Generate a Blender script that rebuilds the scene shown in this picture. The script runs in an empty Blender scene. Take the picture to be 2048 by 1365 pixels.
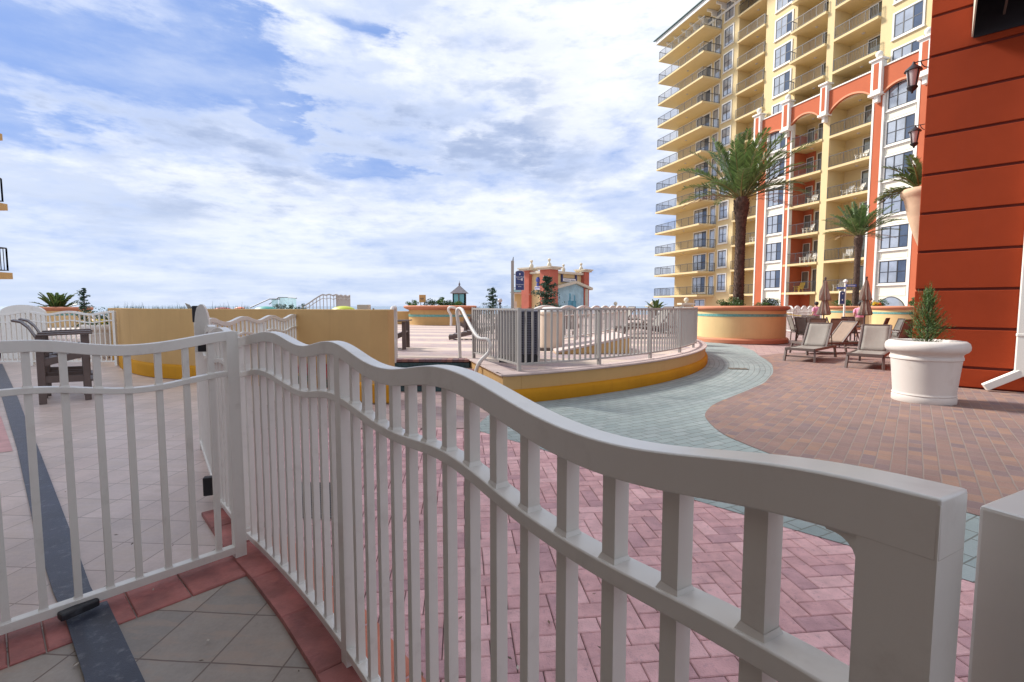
import bpy, bmesh, math, random
import numpy as np
from mathutils import Vector, Matrix
R = math.radians
random.seed(7)
rng = np.random.default_rng(7)
scn = bpy.context.scene
COL = scn.collection

# ------------------------------------------------------------------ camera
FPX, EYE = 960.0, 1.45
PITCH = math.atan(69.5 / FPX)
cam_d = bpy.data.cameras.new('camera')
cam_d.sensor_width = 36.0
cam_d.lens = FPX / 2048 * 36.0
cam_d.clip_start = 0.03
cam_d.clip_end = 60000
cam = bpy.data.objects.new('camera', cam_d)
cam.location = (0, 0, EYE)
cam.rotation_euler = (math.pi / 2 - PITCH, 0, 0)
COL.objects.link(cam)
scn.camera = cam

# ------------------------------------------------------------------ sky, sun, exposure
SUN_DIR = Vector((-0.66, 0.40, 0.64)).normalized()       # towards the sun
SUN_EL = math.asin(SUN_DIR.z)
SUN_AZ = math.atan2(SUN_DIR.x, SUN_DIR.y)
world = bpy.data.worlds.new('World')
scn.world = world
world.use_nodes = True
wn = world.node_tree.nodes
wl = world.node_tree.links
wn.clear()


def N(tree, typ, **kw):
    n = tree.nodes.new(typ)
    for k, v in kw.items():
        setattr(n, k, v)
    return n


class G:
    """tiny expression helper for shader node maths"""
    def __init__(self, tree):
        self.t = tree

    def m(self, op, *a, clamp=False):
        n = N(self.t, 'ShaderNodeMath', operation=op, use_clamp=clamp)
        for i, x in enumerate(a):
            if isinstance(x, (int, float)):
                n.inputs[i].default_value = x
            else:
                self.t.links.new(x, n.inputs[i])
        return n.outputs[0]

    def ss(self, x, lo, hi, a=0.0, b=1.0):
        n = N(self.t, 'ShaderNodeMapRange', interpolation_type='SMOOTHSTEP')
        self.t.links.new(x, n.inputs[0])
        for i, v in zip((1, 2, 3, 4), (lo, hi, a, b)):
            n.inputs[i].default_value = v
        return n.outputs[0]

    def mix(self, f, a, b, blend='MIX'):
        n = N(self.t, 'ShaderNodeMix', data_type='RGBA', blend_type=blend)
        for sock, v in ((n.inputs[0], f), (n.inputs[6], a), (n.inputs[7], b)):
            if isinstance(v, (int, float)):
                sock.default_value = v
            elif isinstance(v, tuple):
                sock.default_value = (*v[:3], 1)
            else:
                self.t.links.new(v, sock)
        return n.outputs[2]

    def noise(self, vec, scale, detail=4, rough=0.55, out=0):
        n = N(self.t, 'ShaderNodeTexNoise')
        n.inputs['Scale'].default_value = scale
        n.inputs['Detail'].default_value = detail
        n.inputs['Roughness'].default_value = rough
        if vec is not None:
            self.t.links.new(vec, n.inputs['Vector'])
        return n.outputs[out]


def build_sky():
    t = world.node_tree
    g = G(t)
    out = N(t, 'ShaderNodeOutputWorld')
    bg = N(t, 'ShaderNodeBackground')
    bg.inputs[1].default_value = 0.12
    sky = N(t, 'ShaderNodeTexSky', sky_type='NISHITA')
    sky.sun_disc = False
    sky.sun_elevation = SUN_EL
    sky.sun_rotation = SUN_AZ
    sky.altitude = 0
    sky.air_density = 1.0
    sky.dust_density = 0.6
    tc = N(t, 'ShaderNodeTexCoord')
    sep = N(t, 'ShaderNodeSeparateXYZ')
    t.links.new(tc.outputs['Generated'], sep.inputs[0])
    x, y, z = sep.outputs
    az = g.m('ARCTAN2', x, y)
    el = g.m('ARCSINE', z)
    # cloud layer coordinates: a plane overhead, so clouds flatten to the horizon
    zz = g.m('ADD', g.m('MAXIMUM', z, 0.0), 0.16)
    px = g.m('DIVIDE', x, zz)
    py = g.m('DIVIDE', y, zz)
    cv = N(t, 'ShaderNodeCombineXYZ')
    t.links.new(px, cv.inputs[0])
    t.links.new(py, cv.inputs[1])
    n1 = g.noise(cv.outputs[0], 0.9, 9, 0.62)
    cv2 = N(t, 'ShaderNodeVectorMath', operation='ADD')
    t.links.new(cv.outputs[0], cv2.inputs[0])
    cv2.inputs[1].default_value = (0.16, -0.10, 3.1)
    n2 = g.noise(cv2.outputs[0], 0.9, 9, 0.62)          # same field shifted sunwards: relief shading
    n3 = g.noise(cv2.outputs[0], 0.45, 3, 0.5)
    # soft wisps at angular scale
    wv = N(t, 'ShaderNodeCombineXYZ')
    t.links.new(g.m('MULTIPLY', az, 1.0), wv.inputs[0])
    t.links.new(g.m('MULTIPLY', el, 3.2), wv.inputs[1])
    n4 = g.noise(wv.outputs[0], 3.0, 8, 0.6)
    n5 = g.noise(wv.outputs[0], 7.0, 7, 0.62)
    wob = g.m('MULTIPLY', g.m('SUBTRACT', n5, 0.5), 0.30)
    wob2 = g.m('MULTIPLY', g.m('SUBTRACT', n4, 0.5), 0.30)
    azw = g.m('ADD', az, wob)
    elw = g.m('ADD', el, g.m('MULTIPLY', wob2, 0.6))

    def hole(a0, e0, sa, se, rot, amp):
        da = g.m('SUBTRACT', azw, a0)
        de = g.m('SUBTRACT', elw, e0)
        c, s = math.cos(rot), math.sin(rot)
        u = g.m('ADD', g.m('MULTIPLY', da, c / sa), g.m('MULTIPLY', de, s / sa))
        v = g.m('ADD', g.m('MULTIPLY', da, -s / se), g.m('MULTIPLY', de, c / se))
        d = g.m('ADD', g.m('MULTIPLY', u, u), g.m('MULTIPLY', v, v))
        return g.m('MULTIPLY', g.m('EXPONENT', g.m('MULTIPLY', d, -1.0)), amp)

    def ae(pxx, pyy):
        v = Vector(((pxx - 1024) / FPX, 1, (682.5 - pyy) / FPX))
        v = Vector((v.x, v.y * math.cos(PITCH) + v.z * math.sin(PITCH), -v.y * math.sin(PITCH) + v.z * math.cos(PITCH)))
        return math.atan2(v.x, v.y), math.asin(v.z / v.length)
    holes = None
    for (hx, hy, sa, se, rot, amp) in HOLES:
        a0, e0 = ae(hx, hy)
        h = hole(a0, e0, sa, se, R(rot), amp)
        holes = h if holes is None else g.m('ADD', holes, h)
    dens = g.m('SUBTRACT', g.m('ADD', g.m('MULTIPLY', n1, 0.70), 0.42), holes)
    n6 = g.noise(wv.outputs[0], 16.0, 6, 0.6)
    dens = g.m('ADD', dens, g.m('ADD', g.m('MULTIPLY', g.m('SUBTRACT', n5, 0.5), 0.95), g.m('MULTIPLY', g.m('SUBTRACT', n6, 0.5), 0.40)))
    dens = g.m('ADD', dens, g.m('MULTIPLY', g.m('SUBTRACT', n4, 0.5), 0.30))
    cover = g.ss(dens, 0.26, 0.92)
    # billows: sunlit heads against grey-blue undersides
    relief = g.m('ADD', g.m('MULTIPLY', g.m('SUBTRACT', n2, n1), 1.6), g.m('ADD', g.m('MULTIPLY', n4, 0.75), g.m('ADD', g.m('MULTIPLY', n5, 0.65), g.m('MULTIPLY', n6, 0.25))))
    shade = g.ss(relief, 0.66, 1.02)
    greys = None
    for (hx, hy, sa, se, rot, amp) in GREYS:
        a0, e0 = ae(hx, hy)
        h = hole(a0, e0, sa, se, R(rot), amp)
        greys = h if greys is None else g.m('ADD', greys, h)
    dark = g.m('MULTIPLY', greys, g.ss(g.m('ADD', g.m('MULTIPLY', n5, 0.6), g.m('MULTIPLY', n4, 0.5)), 0.40, 0.62), clamp=True)
    dark = g.m('MULTIPLY', dark, g.ss(dens, 0.55, 0.95))
    base = g.mix(shade, CLOUD_LIT, CLOUD_MID)
    cloud = g.mix(dark, base, CLOUD_DARK)
    # long flat streaks low over the sea
    sv = N(t, 'ShaderNodeCombineXYZ')
    t.links.new(g.m('MULTIPLY', az, 1.6), sv.inputs[0])
    t.links.new(g.m('MULTIPLY', el, 16.0), sv.inputs[1])
    n7 = g.noise(sv.outputs[0], 2.2, 7, 0.6)
    hz = g.ss(z, 0.02, 0.26, 1.0, 0.0)
    horc = g.mix(g.ss(n7, 0.36, 0.64), CLOUD_HOR, CLOUD_HOR2)
    cloud = g.mix(g.m('MULTIPLY', hz, 0.85), cloud, horc)
    skyc = g.mix(1.0, sky.outputs[0], SKY_TINT, 'MULTIPLY')
    skyc = g.mix(0.9, skyc, SKY_BLUE)
    veil = g.ss(g.m('ADD', g.m('MULTIPLY', n4, 0.6), g.m('MULTIPLY', n5, 0.5)), 0.42, 0.78)
    skyc = g.mix(g.m('MULTIPLY', veil, 0.55), skyc, CLOUD_MID)
    col = g.mix(cover, skyc, cloud)
    low = g.ss(z, -0.02, 0.02)
    col = g.mix(low, CLOUD_HOR, col)
    t.links.new(col, bg.inputs[0])
    t.links.new(bg.outputs[0], out.inputs[0])


# directions of the blue gaps and of the grey undersides: (x, y) on the photograph, widths and tilt in the sky
HOLES = [(190, 105, .19, .038, 6, .80), (30, 40, .20, .06, 0, .35), (60, 100, .10, .03, 10, .25), (430, 50, .10, .040, -15, .40), (470, 130, .06, .03, 0, .6), (540, 200, .085, .020, -38, .8), (590, 235, .05, .02, -30, .40), (20, 235, .08, .025, 0, .7),
         (770, 338, .09, .017, -4, .75), (690, 325, .05, .014, 0, .30), (735, 72, .05, .022, 0, .55), (480, 25, .06, .02, 0, .3)]
GREYS = [(430, 285, .26, .045, -6, 1.5), (980, 300, .26, .060, -8, 1.5), (430, 405, .20, .030, 0, .7), (150, 425, .14, .035, 0, .8), (1080, 170, .14, .10, 0, .6), (60, 250, .12, .03, 0, .9), (700, 430, .3, .03, 0, .5), (880, 60, .15, .05, 0, .4)]
CLOUD_LIT = (5.7, 5.8, 6.0)
CLOUD_MID = (3.65, 4.1, 5.1)
CLOUD_DARK = (2.15, 2.65, 3.85)
CLOUD_HOR = (3.2, 3.75, 4.8)
CLOUD_HOR2 = (4.0, 4.4, 5.1)
SKY_TINT = (0.72, 0.80, 1.0)
SKY_BLUE = (1.25, 2.0, 4.0)
build_sky()

sun_d = bpy.data.lights.new('sun', 'SUN')
sun_d.energy = 4.0
sun_d.angle = R(11)
sun_d.color = (1.0, 0.95, 0.88)
sun = bpy.data.objects.new('sun', sun_d)
sun.rotation_euler = SUN_DIR.to_track_quat('Z', 'Y').to_euler()
COL.objects.link(sun)

scn.view_settings.view_transform = 'Standard'
scn.view_settings.look = 'None'
scn.view_settings.exposure = 0.75
scn.view_settings.gamma = 1.0
scn.view_settings.use_curve_mapping = False

# ------------------------------------------------------------------ photo measurements -> places
_F = np.array([0, math.cos(PITCH), -math.sin(PITCH)])
_U = np.array([0, math.sin(PITCH), math.cos(PITCH)])
_C = np.array([0, 0, EYE])


def ray(px, py):
    return _F + (px - 1024) / FPX * np.array([1., 0, 0]) + (682.5 - py) / FPX * _U


def ground(px, py, z=0.0):
    d = ray(px, py)
    return _C + (z - EYE) / d[2] * d


def atY(px, py, Y):
    d = ray(px, py)
    return _C + Y / d[1] * d


# ------------------------------------------------------------------ materials
def mat(name, col, rough=0.6, var=0.10, vscale=3.0, bump=0.0, bscale=80.0, metal=0.0, island=0.0, palette=None,
        stain=None, coat=0.0, spec=0.5, trans=0.0, streak=None):
    m = bpy.data.materials.new(name)
    m.use_nodes = True
    t = m.node_tree
    g = G(t)
    b = t.nodes['Principled BSDF']
    b.inputs['Roughness'].default_value = rough
    b.inputs['Metallic'].default_value = metal
    b.inputs['Specular IOR Level'].default_value = spec
    if coat:
        b.inputs['Coat Weight'].default_value = coat
        b.inputs['Coat Roughness'].default_value = 0.22
    tc = N(t, 'ShaderNodeTexCoord')
    obj = tc.outputs['Object']
    n = g.noise(obj, vscale, 5, 0.6)
    fac = g.ss(n, 0.25, 0.75)
    hi = tuple(min(1, c * (1 + var)) for c in col)
    lo = tuple(c * (1 - var) for c in col)
    c = g.mix(fac, lo, hi)
    if palette or island:
        geo = N(t, 'ShaderNodeNewGeometry')
        rnd = geo.outputs['Random Per Island']
        if palette:
            cr = N(t, 'ShaderNodeValToRGB')
            cr.color_ramp.interpolation = 'CONSTANT' if len(palette) > 2 else 'LINEAR'
            el = cr.color_ramp.elements
            while len(el) < len(palette):
                el.new(0.5)
            for i, p in enumerate(palette):
                el[i].position = i / len(palette)
                el[i].color = (*p, 1)
            t.links.new(rnd, cr.inputs[0])
            v = g.m('ADD', g.m('MULTIPLY', fac, 2 * var), 1 - var)
            c = g.mix(1.0, cr.outputs[0], v, 'MULTIPLY')
        if island:
            v = g.m('ADD', g.m('MULTIPLY', rnd, 2 * island), 1 - island)
            c = g.mix(1.0, c, v, 'MULTIPLY')
    if stain:
        scol, sscale, amt = stain
        sn = g.noise(obj, sscale, 6, 0.65)
        c = g.mix(g.m('MULTIPLY', g.ss(sn, 0.52, 0.75), amt), c, scol)
    if streak:                                     # rain streaks running down
        scol, amt = streak
        mp = N(t, 'ShaderNodeMapping')
        mp.inputs['Scale'].default_value = (5.0, 5.0, 0.35)
        t.links.new(obj, mp.inputs[0])
        sn = g.noise(mp.outputs[0], 1.6, 5, 0.6)
        c = g.mix(g.m('MULTIPLY', g.ss(sn, 0.5, 0.8), amt), c, scol)
    t.links.new(c, b.inputs['Base Color'])
    if bump:
        bn = N(t, 'ShaderNodeBump')
        bn.inputs['Strength'].default_value = bump
        bn.inputs['Distance'].default_value = 0.01
        t.links.new(g.noise(obj, bscale, 4, 0.6), bn.inputs['Height'])
        t.links.new(bn.outputs[0], b.inputs['Normal'])
    if trans:
        tr = N(t, 'ShaderNodeBsdfTranslucent')
        t.links.new(c, tr.inputs[0])
        mx = N(t, 'ShaderNodeMixShader')
        mx.inputs[0].default_value = trans
        t.links.new(b.outputs[0], mx.inputs[1])
        t.links.new(tr.outputs[0], mx.inputs[2])
        t.links.new(mx.outputs[0], t.nodes['Material Output'].inputs[0])
    return m


def brick_mat(name, palette, mortar, bw, bh, ms, rot=0.0, offset=0.5, uv=False, rough=0.75, var=0.15, bump=0.5, vein=None, loc=(0, 0, 0), speck=0.0):
    m = bpy.data.materials.new(name)
    m.use_nodes = True
    t = m.node_tree
    g = G(t)
    b = t.nodes['Principled BSDF']
    b.inputs['Roughness'].default_value = rough
    tc = N(t, 'ShaderNodeTexCoord')
    mp = N(t, 'ShaderNodeMapping')
    mp.inputs['Rotation'].default_value = (0, 0, rot)
    mp.inputs['Location'].default_value = loc
    t.links.new(tc.outputs['UV' if uv else 'Object'], mp.inputs[0])
    # slight wander so that joints are not ruler-straight
    br = N(t, 'ShaderNodeTexBrick')
    br.offset = offset
    br.squash = 1.0
    br.inputs['Scale'].default_value = 1.0
    br.inputs['Brick Width'].default_value = bw
    br.inputs['Row Height'].default_value = bh
    br.inputs['Mortar Size'].default_value = ms
    br.inputs['Mortar Smooth'].default_value = 0.25
    br.inputs['Bias'].default_value = 0.0
    br.inputs['Color1'].default_value = (0, 0, 0, 1)
    br.inputs['Color2'].default_value = (1, 1, 1, 1)
    br.inputs['Mortar'].default_value = (0.5, 0.5, 0.5, 1)
    nz = N(t, 'ShaderNodeTexNoise')
    nz.inputs['Scale'].default_value = 9
    t.links.new(mp.outputs[0], nz.inputs['Vector'])
    va = N(t, 'ShaderNodeVectorMath', operation='MULTIPLY_ADD')
    t.links.new(nz.outputs['Color'], va.inputs[0])
    va.inputs[1].default_value = (0.008, 0.008, 0)
    t.links.new(mp.outputs[0], va.inputs[2])
    t.links.new(va.outputs[0], br.inputs['Vector'])
    cr = N(t, 'ShaderNodeValToRGB')
    cr.color_ramp.interpolation = 'LINEAR'
    el = cr.color_ramp.elements
    while len(el) < len(palette):
        el.new(0.5)
    for i, p in enumerate(palette):
        el[i].position = i / max(1, len(palette) - 1)
        el[i].color = (*p, 1)
    t.links.new(br.outputs['Color'], cr.inputs[0])
    n1 = g.noise(tc.outputs['Object'], 2.2, 6, 0.65)
    n2 = g.noise(tc.outputs['Object'], 60, 3, 0.6)
    n0 = g.noise(tc.outputs['Object'], 0.45, 4, 0.6)
    v = g.m('ADD', g.m('MULTIPLY', g.ss(n1, 0.25, 0.75), var), g.m('ADD', g.m('MULTIPLY', n2, var), 1 - var * 1.6))
    v = g.m('ADD', v, g.m('MULTIPLY', g.m('SUBTRACT', n0, 0.5), var * 1.6))
    c = g.mix(1.0, cr.outputs[0], v, 'MULTIPLY')
    if vein:
        vc, amt = vein
        mp2 = N(t, 'ShaderNodeMapping')
        mp2.inputs['Scale'].default_value = (2.5, 8, 1)
        t.links.new(mp.outputs[0], mp2.inputs[0])
        n3 = g.noise(mp2.outputs[0], 1.3, 8, 0.7)
        c = g.mix(g.m('MULTIPLY', g.ss(n3, 0.48, 0.62), amt), c, vc)
    if speck:
        n4 = g.noise(tc.outputs['Object'], 240, 2, 0.5)
        c = g.mix(g.m('MULTIPLY', g.ss(n4, 0.66, 0.72), speck), c, (0.75, 0.70, 0.68))
        c = g.mix(g.m('MULTIPLY', g.ss(n4, 0.33, 0.28), speck), c, (0.10, 0.09, 0.10))
    c = g.mix(br.outputs['Fac'], c, mortar)
    t.links.new(c, b.inputs['Base Color'])
    bp = N(t, 'ShaderNodeBump')
    bp.inputs['Strength'].default_value = bump
    bp.inputs['Distance'].default_value = 0.006
    h = g.m('SUBTRACT', g.m('ADD', g.m('MULTIPLY', n2, 0.3), g.m('MULTIPLY', n1, 0.4)), br.outputs['Fac'])
    t.links.new(h, bp.inputs['Height'])
    t.links.new(bp.outputs[0], b.inputs['Normal'])
    return m


def glass_mat(name, col, rough=0.05, metal=0.5, palette=None):
    m = mat(name, col, rough=rough, metal=metal, var=0.18, vscale=0.7, palette=palette)
    return m


MT = {}
MT['fence'] = mat('fence_paint', (0.72, 0.705, 0.655), 0.40, 0.03, 2, coat=0.35, bump=0.02, bscale=320, stain=((0.40, 0.36, 0.31), 9, 0.28), streak=((0.46, 0.42, 0.36), 0.18))
MT['fence_far'] = mat('fence_paint_white', (0.62, 0.60, 0.57), 0.5, 0.04, 2)
MT['rail_grey'] = mat('railing_paint', (0.40, 0.385, 0.36), 0.45, 0.05, 2)
MT['tan'] = mat('tan_stucco', (0.545, 0.35, 0.15), 0.85, 0.07, 0.8, spec=0.2, bump=0.35, bscale=140, streak=((0.36, 0.22, 0.09), 0.28))
MT['mustard'] = mat('mustard_stucco', (0.51, 0.24, 0.015), 0.85, 0.10, 1.0, spec=0.2, bump=0.35, bscale=140, streak=((0.34, 0.15, 0.02), 0.35))
MT['cream'] = mat('cream_stucco', (0.70, 0.50, 0.24), 0.85, 0.06, 0.8, bump=0.25, bscale=120, streak=((0.50, 0.33, 0.14), 0.22))
MT['terra'] = mat('terracotta_paint', (0.50, 0.20, 0.11), 0.8, 0.07, 1.2, bump=0.25, bscale=120, streak=((0.32, 0.11, 0.06), 0.25))
MT['teal'] = mat('teal_tile', (0.13, 0.34, 0.31), 0.35, 0.25, 14)
MT['tealdark'] = mat('dark_teal_tile', (0.035, 0.085, 0.10), 0.25, 0.35, 16)
MT['redwall'] = mat('red_stucco', (0.31, 0.042, 0.011), 0.85, spec=0.2, var=0.10, vscale=0.9, bump=0.6, bscale=170, streak=((0.30, 0.045, 0.018), 0.35))
MT['redgroove'] = mat('red_groove', (0.14, 0.02, 0.012), 0.9, 0.1)
MT['yellow'] = mat('yellow_stucco', (0.64, 0.505, 0.27), 0.85, 0.05, 0.25, bump=0.1, bscale=40, streak=((0.62, 0.44, 0.18), 0.14))
MT['white'] = mat('white_trim', (0.76, 0.74, 0.68), 0.7, 0.04, 0.6)
MT['spandrel'] = mat('cream_white_panel', (0.72, 0.70, 0.58), 0.75, 0.04, 0.4)
MT['coral'] = mat('coral_stucco', (0.46, 0.125, 0.06), 0.85, 0.07, 0.4, spec=0.2, streak=((0.44, 0.12, 0.06), 0.2))
MT['darkframe'] = mat('dark_metal', (0.035, 0.037, 0.045), 0.4, 0.1)
MT['railblack'] = mat('grey_metal_rail', (0.045, 0.047, 0.055), 0.45, 0.1)
MT['glass'] = glass_mat('window_glass', (0.30, 0.40, 0.56), palette=[(0.22, 0.29, 0.41), (0.30, 0.37, 0.47), (0.15, 0.21, 0.31), (0.42, 0.46, 0.52), (0.24, 0.31, 0.43), (0.10, 0.13, 0.19)])
MT['glassdark'] = glass_mat('dark_glass', (0.06, 0.075, 0.10), metal=0.4, palette=[(0.05, 0.06, 0.08), (0.10, 0.12, 0.14), (0.24, 0.25, 0.22), (0.06, 0.07, 0.09)])
MT['glassteal'] = mat('teal_glass', (0.16, 0.42, 0.46), 0.08, 0.2, 2, metal=0.3)
MT['roof'] = mat('teal_roof', (0.05, 0.12, 0.13), 0.5, 0.15)
MT['brown'] = mat('brown_plastic', (0.105, 0.075, 0.066), 0.45, 0.12, 6, bump=0.1, bscale=50)
MT['frame_br'] = mat('taupe_metal', (0.135, 0.105, 0.095), 0.4, 0.08)
MT['sling'] = mat('grey_sling', (0.29, 0.27, 0.24), 0.8, 0.06, 8, bump=0.2, bscale=300, trans=0.15)
MT['slingbr'] = mat('tan_sling', (0.25, 0.18, 0.135), 0.8, 0.08, 8, bump=0.2, bscale=300)
MT['canvas'] = mat('taupe_canvas', (0.42, 0.335, 0.27), 0.9, 0.10, 5, bump=0.2, bscale=60)
MT['pot'] = mat('white_pot', (0.63, 0.575, 0.53), 0.6, 0.04, 2, bump=0.1, bscale=90, stain=((0.46, 0.38, 0.32), 4, 0.35), streak=((0.50, 0.43, 0.37), 0.3))
MT['soil'] = mat('soil', (0.06, 0.04, 0.03), 0.95, 0.3, 10, bump=0.6, bscale=30)
MT['leaf'] = mat('shrub_leaf', (0.05, 0.12, 0.025), 0.5, 0.2, 3, island=0.45, trans=0.25)
MT['juniper'] = mat('juniper_leaf', (0.075, 0.14, 0.03), 0.6, 0.2, 5, island=0.5, trans=0.25)
MT['pine'] = mat('dark_conifer', (0.03, 0.075, 0.045), 0.6, 0.2, 3, island=0.45, trans=0.15)
MT['frond'] = mat('palm_frond', (0.10, 0.17, 0.05), 0.45, 0.2, 1.5, island=0.45, trans=0.3)
MT['deadfrond'] = mat('dry_frond', (0.24, 0.15, 0.07), 0.7, 0.2, 3, island=0.3)
MT['rachis'] = mat('palm_stalk', (0.20, 0.20, 0.07), 0.5, 0.15)
MT['bark'] = mat('palm_bark', (0.10, 0.066, 0.05), 0.95, 0.35, 9, bump=0.8, bscale=30, island=0.35)
MT['wood'] = mat('wood_bark', (0.08, 0.055, 0.04), 0.9, 0.2)
MT['black'] = mat('black_rubber', (0.018, 0.019, 0.024), 0.5, 0.2, 5, stain=((0.20, 0.21, 0.24), 9, 0.35))
MT['matblue'] = mat('rubber_mat', (0.022, 0.030, 0.052), 0.36, 0.25, 4, bump=0.15, bscale=200, stain=((0.30, 0.31, 0.34), 22, 0.35))
MT['blackmetal'] = mat('black_metal', (0.02, 0.018, 0.022), 0.4, 0.1)
MT['lampglass'] = mat('frosted_glass', (0.50, 0.46, 0.45), 0.2, 0.05)
MT['deckcap'] = mat('stone_cap', (0.50, 0.40, 0.37), 0.8, 0.12, 3, bump=0.3, bscale=60)
MT['louver'] = mat('dark_louver', (0.11, 0.11, 0.145), 0.5, 0.1)
MT['beige'] = mat('beige_plastic', (0.58, 0.46, 0.36), 0.6, 0.05)
MT['navy'] = mat('navy_sign', (0.035, 0.05, 0.16), 0.4, 0.05)
MT['blue'] = mat('blue_sign', (0.05, 0.10, 0.42), 0.4, 0.05)
MT['signwhite'] = mat('white_lettering', (0.80, 0.80, 0.80), 0.6, 0.02)
MT['stone'] = mat('cast_stone', (0.58, 0.53, 0.43), 0.8, 0.08, 4)
MT['mural'] = mat('mural_wall', (0.34, 0.53, 0.63), 0.8, 0.18, 1.6)
MT['muralblue'] = mat('mural_paint', (0.10, 0.30, 0.42), 0.8, 0.25, 3)
MT['brickred'] = mat('red_block', (0.44, 0.125, 0.085), 0.85, 0.08, 2)
MT['curb'] = mat('stamped_red_concrete', (0.36, 0.125, 0.11), 0.6, 0.35, 5, bump=0.8, bscale=14, island=0.12, stain=((0.17, 0.055, 0.055), 7, 0.7))
MT['orange'] = mat('orange_concrete', (0.55, 0.19, 0.12), 0.8, 0.15, 4, bump=0.5, bscale=40)
MT['skin'] = mat('skin', (0.50, 0.29, 0.20), 0.6, 0.05)
MT['pink'] = mat('pink_cloth', (0.72, 0.30, 0.42), 0.85, 0.08, 10)
MT['khaki'] = mat('khaki_cloth', (0.22, 0.16, 0.11), 0.9, 0.08, 10)
MT['hair'] = mat('dark_hair', (0.02, 0.014, 0.012), 0.6, 0.2)
MT['redcloth'] = mat('red_plastic', (0.62, 0.02, 0.015), 0.4, 0.1)
MT['bluecloth'] = mat('blue_fabric', (0.05, 0.10, 0.38), 0.8, 0.1)
MT['flower_y'] = mat('yellow_petals', (0.75, 0.55, 0.03), 0.6, 0.1, island=0.3)
MT['flower_o'] = mat('orange_petals', (0.80, 0.16, 0.02), 0.6, 0.1, island=0.3)
MT['playteal'] = mat('teal_canopy', (0.02, 0.24, 0.21), 0.5, 0.1)
MT['playgreen'] = mat('lime_canopy', (0.40, 0.46, 0.02), 0.5, 0.1)
MT['playred'] = mat('red_canopy', (0.55, 0.05, 0.06), 0.5, 0.1)
MT['playorange'] = mat('orange_canopy', (0.80, 0.24, 0.13), 0.5, 0.1)
MT['water'] = mat('sea_water', (0.10, 0.17, 0.24), 0.25, 0.15, 0.01)

MT['tile'] = brick_mat('stone_tile', [(0.60, 0.475, 0.425), (0.66, 0.54, 0.49), (0.56, 0.46, 0.415), (0.63, 0.50, 0.445)], (0.27, 0.21, 0.18), 0.305, 0.305, 0.004,
                       rot=R(4), offset=0.0, rough=0.42, var=0.22, bump=0.35, vein=((0.50, 0.40, 0.33), 0.55), loc=(0.12, 0.075, 0))
MT['greenpaver'] = brick_mat('sage_paver', [(0.245, 0.30, 0.295), (0.30, 0.355, 0.345), (0.27, 0.325, 0.32), (0.325, 0.375, 0.37)], (0.15, 0.16, 0.145), 0.22, 0.11, 0.005,
                             uv=True, rough=0.8, var=0.16, bump=0.6, speck=0.25)
MT['brownpaver'] = brick_mat('brown_paver', [(0.225, 0.15, 0.135), (0.27, 0.165, 0.135), (0.20, 0.14, 0.14), (0.255, 0.16, 0.14), (0.32, 0.19, 0.135), (0.24, 0.155, 0.14), (0.285, 0.175, 0.145)],
                             (0.24, 0.185, 0.16), 0.175, 0.112, 0.006, rot=R(-50), rough=0.8, var=0.2, bump=0.6, speck=0.25)
MT['mauve'] = brick_mat('mauve_stone', [(0.38, 0.26, 0.255), (0.44, 0.31, 0.28), (0.34, 0.245, 0.25)], (0.20, 0.14, 0.13), 0.42, 0.30, 0.008, rot=R(25), rough=0.75, var=0.2, bump=0.4)
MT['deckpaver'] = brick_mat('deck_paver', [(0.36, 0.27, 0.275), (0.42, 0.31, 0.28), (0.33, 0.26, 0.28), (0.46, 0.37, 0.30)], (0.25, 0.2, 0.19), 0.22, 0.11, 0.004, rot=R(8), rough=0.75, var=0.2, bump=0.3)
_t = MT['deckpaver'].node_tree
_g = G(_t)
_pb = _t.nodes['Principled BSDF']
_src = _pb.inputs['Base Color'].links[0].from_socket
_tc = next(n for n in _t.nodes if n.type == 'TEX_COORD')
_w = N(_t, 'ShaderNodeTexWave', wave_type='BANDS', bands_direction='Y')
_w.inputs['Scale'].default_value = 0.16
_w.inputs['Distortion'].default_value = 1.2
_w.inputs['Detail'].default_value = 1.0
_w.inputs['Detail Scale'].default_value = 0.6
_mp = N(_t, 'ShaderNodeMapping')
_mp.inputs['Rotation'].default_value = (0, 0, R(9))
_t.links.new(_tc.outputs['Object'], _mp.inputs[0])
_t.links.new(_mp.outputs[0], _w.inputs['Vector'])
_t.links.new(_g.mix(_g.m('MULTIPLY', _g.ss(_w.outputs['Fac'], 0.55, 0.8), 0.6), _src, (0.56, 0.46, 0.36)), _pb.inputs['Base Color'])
MT['pinkbrick'] = mat('pink_brick', (0.48, 0.255, 0.265), 0.8, 0.16, 9, bump=0.55, bscale=130, stain=((0.24, 0.16, 0.18), 35, 0.5),
                      palette=[(0.58, 0.33, 0.335), (0.65, 0.385, 0.385), (0.50, 0.29, 0.305), (0.61, 0.35, 0.35), (0.69, 0.42, 0.42)])
MT['porchtile'] = brick_mat('slate_tile', [(0.34, 0.30, 0.255), (0.40, 0.35, 0.30), (0.31, 0.28, 0.245), (0.37, 0.315, 0.265)], (0.15, 0.105, 0.085), 0.305, 0.305, 0.004,
                            rot=R(4), offset=0.0, rough=0.45, var=0.26, bump=0.45, vein=((0.36, 0.27, 0.21), 0.6), loc=(0.12, 0.075, 0))
MT['joint'] = mat('sand_joint', (0.13, 0.085, 0.075), 0.95, 0.3, 12, bump=0.5, bscale=90)


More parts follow.
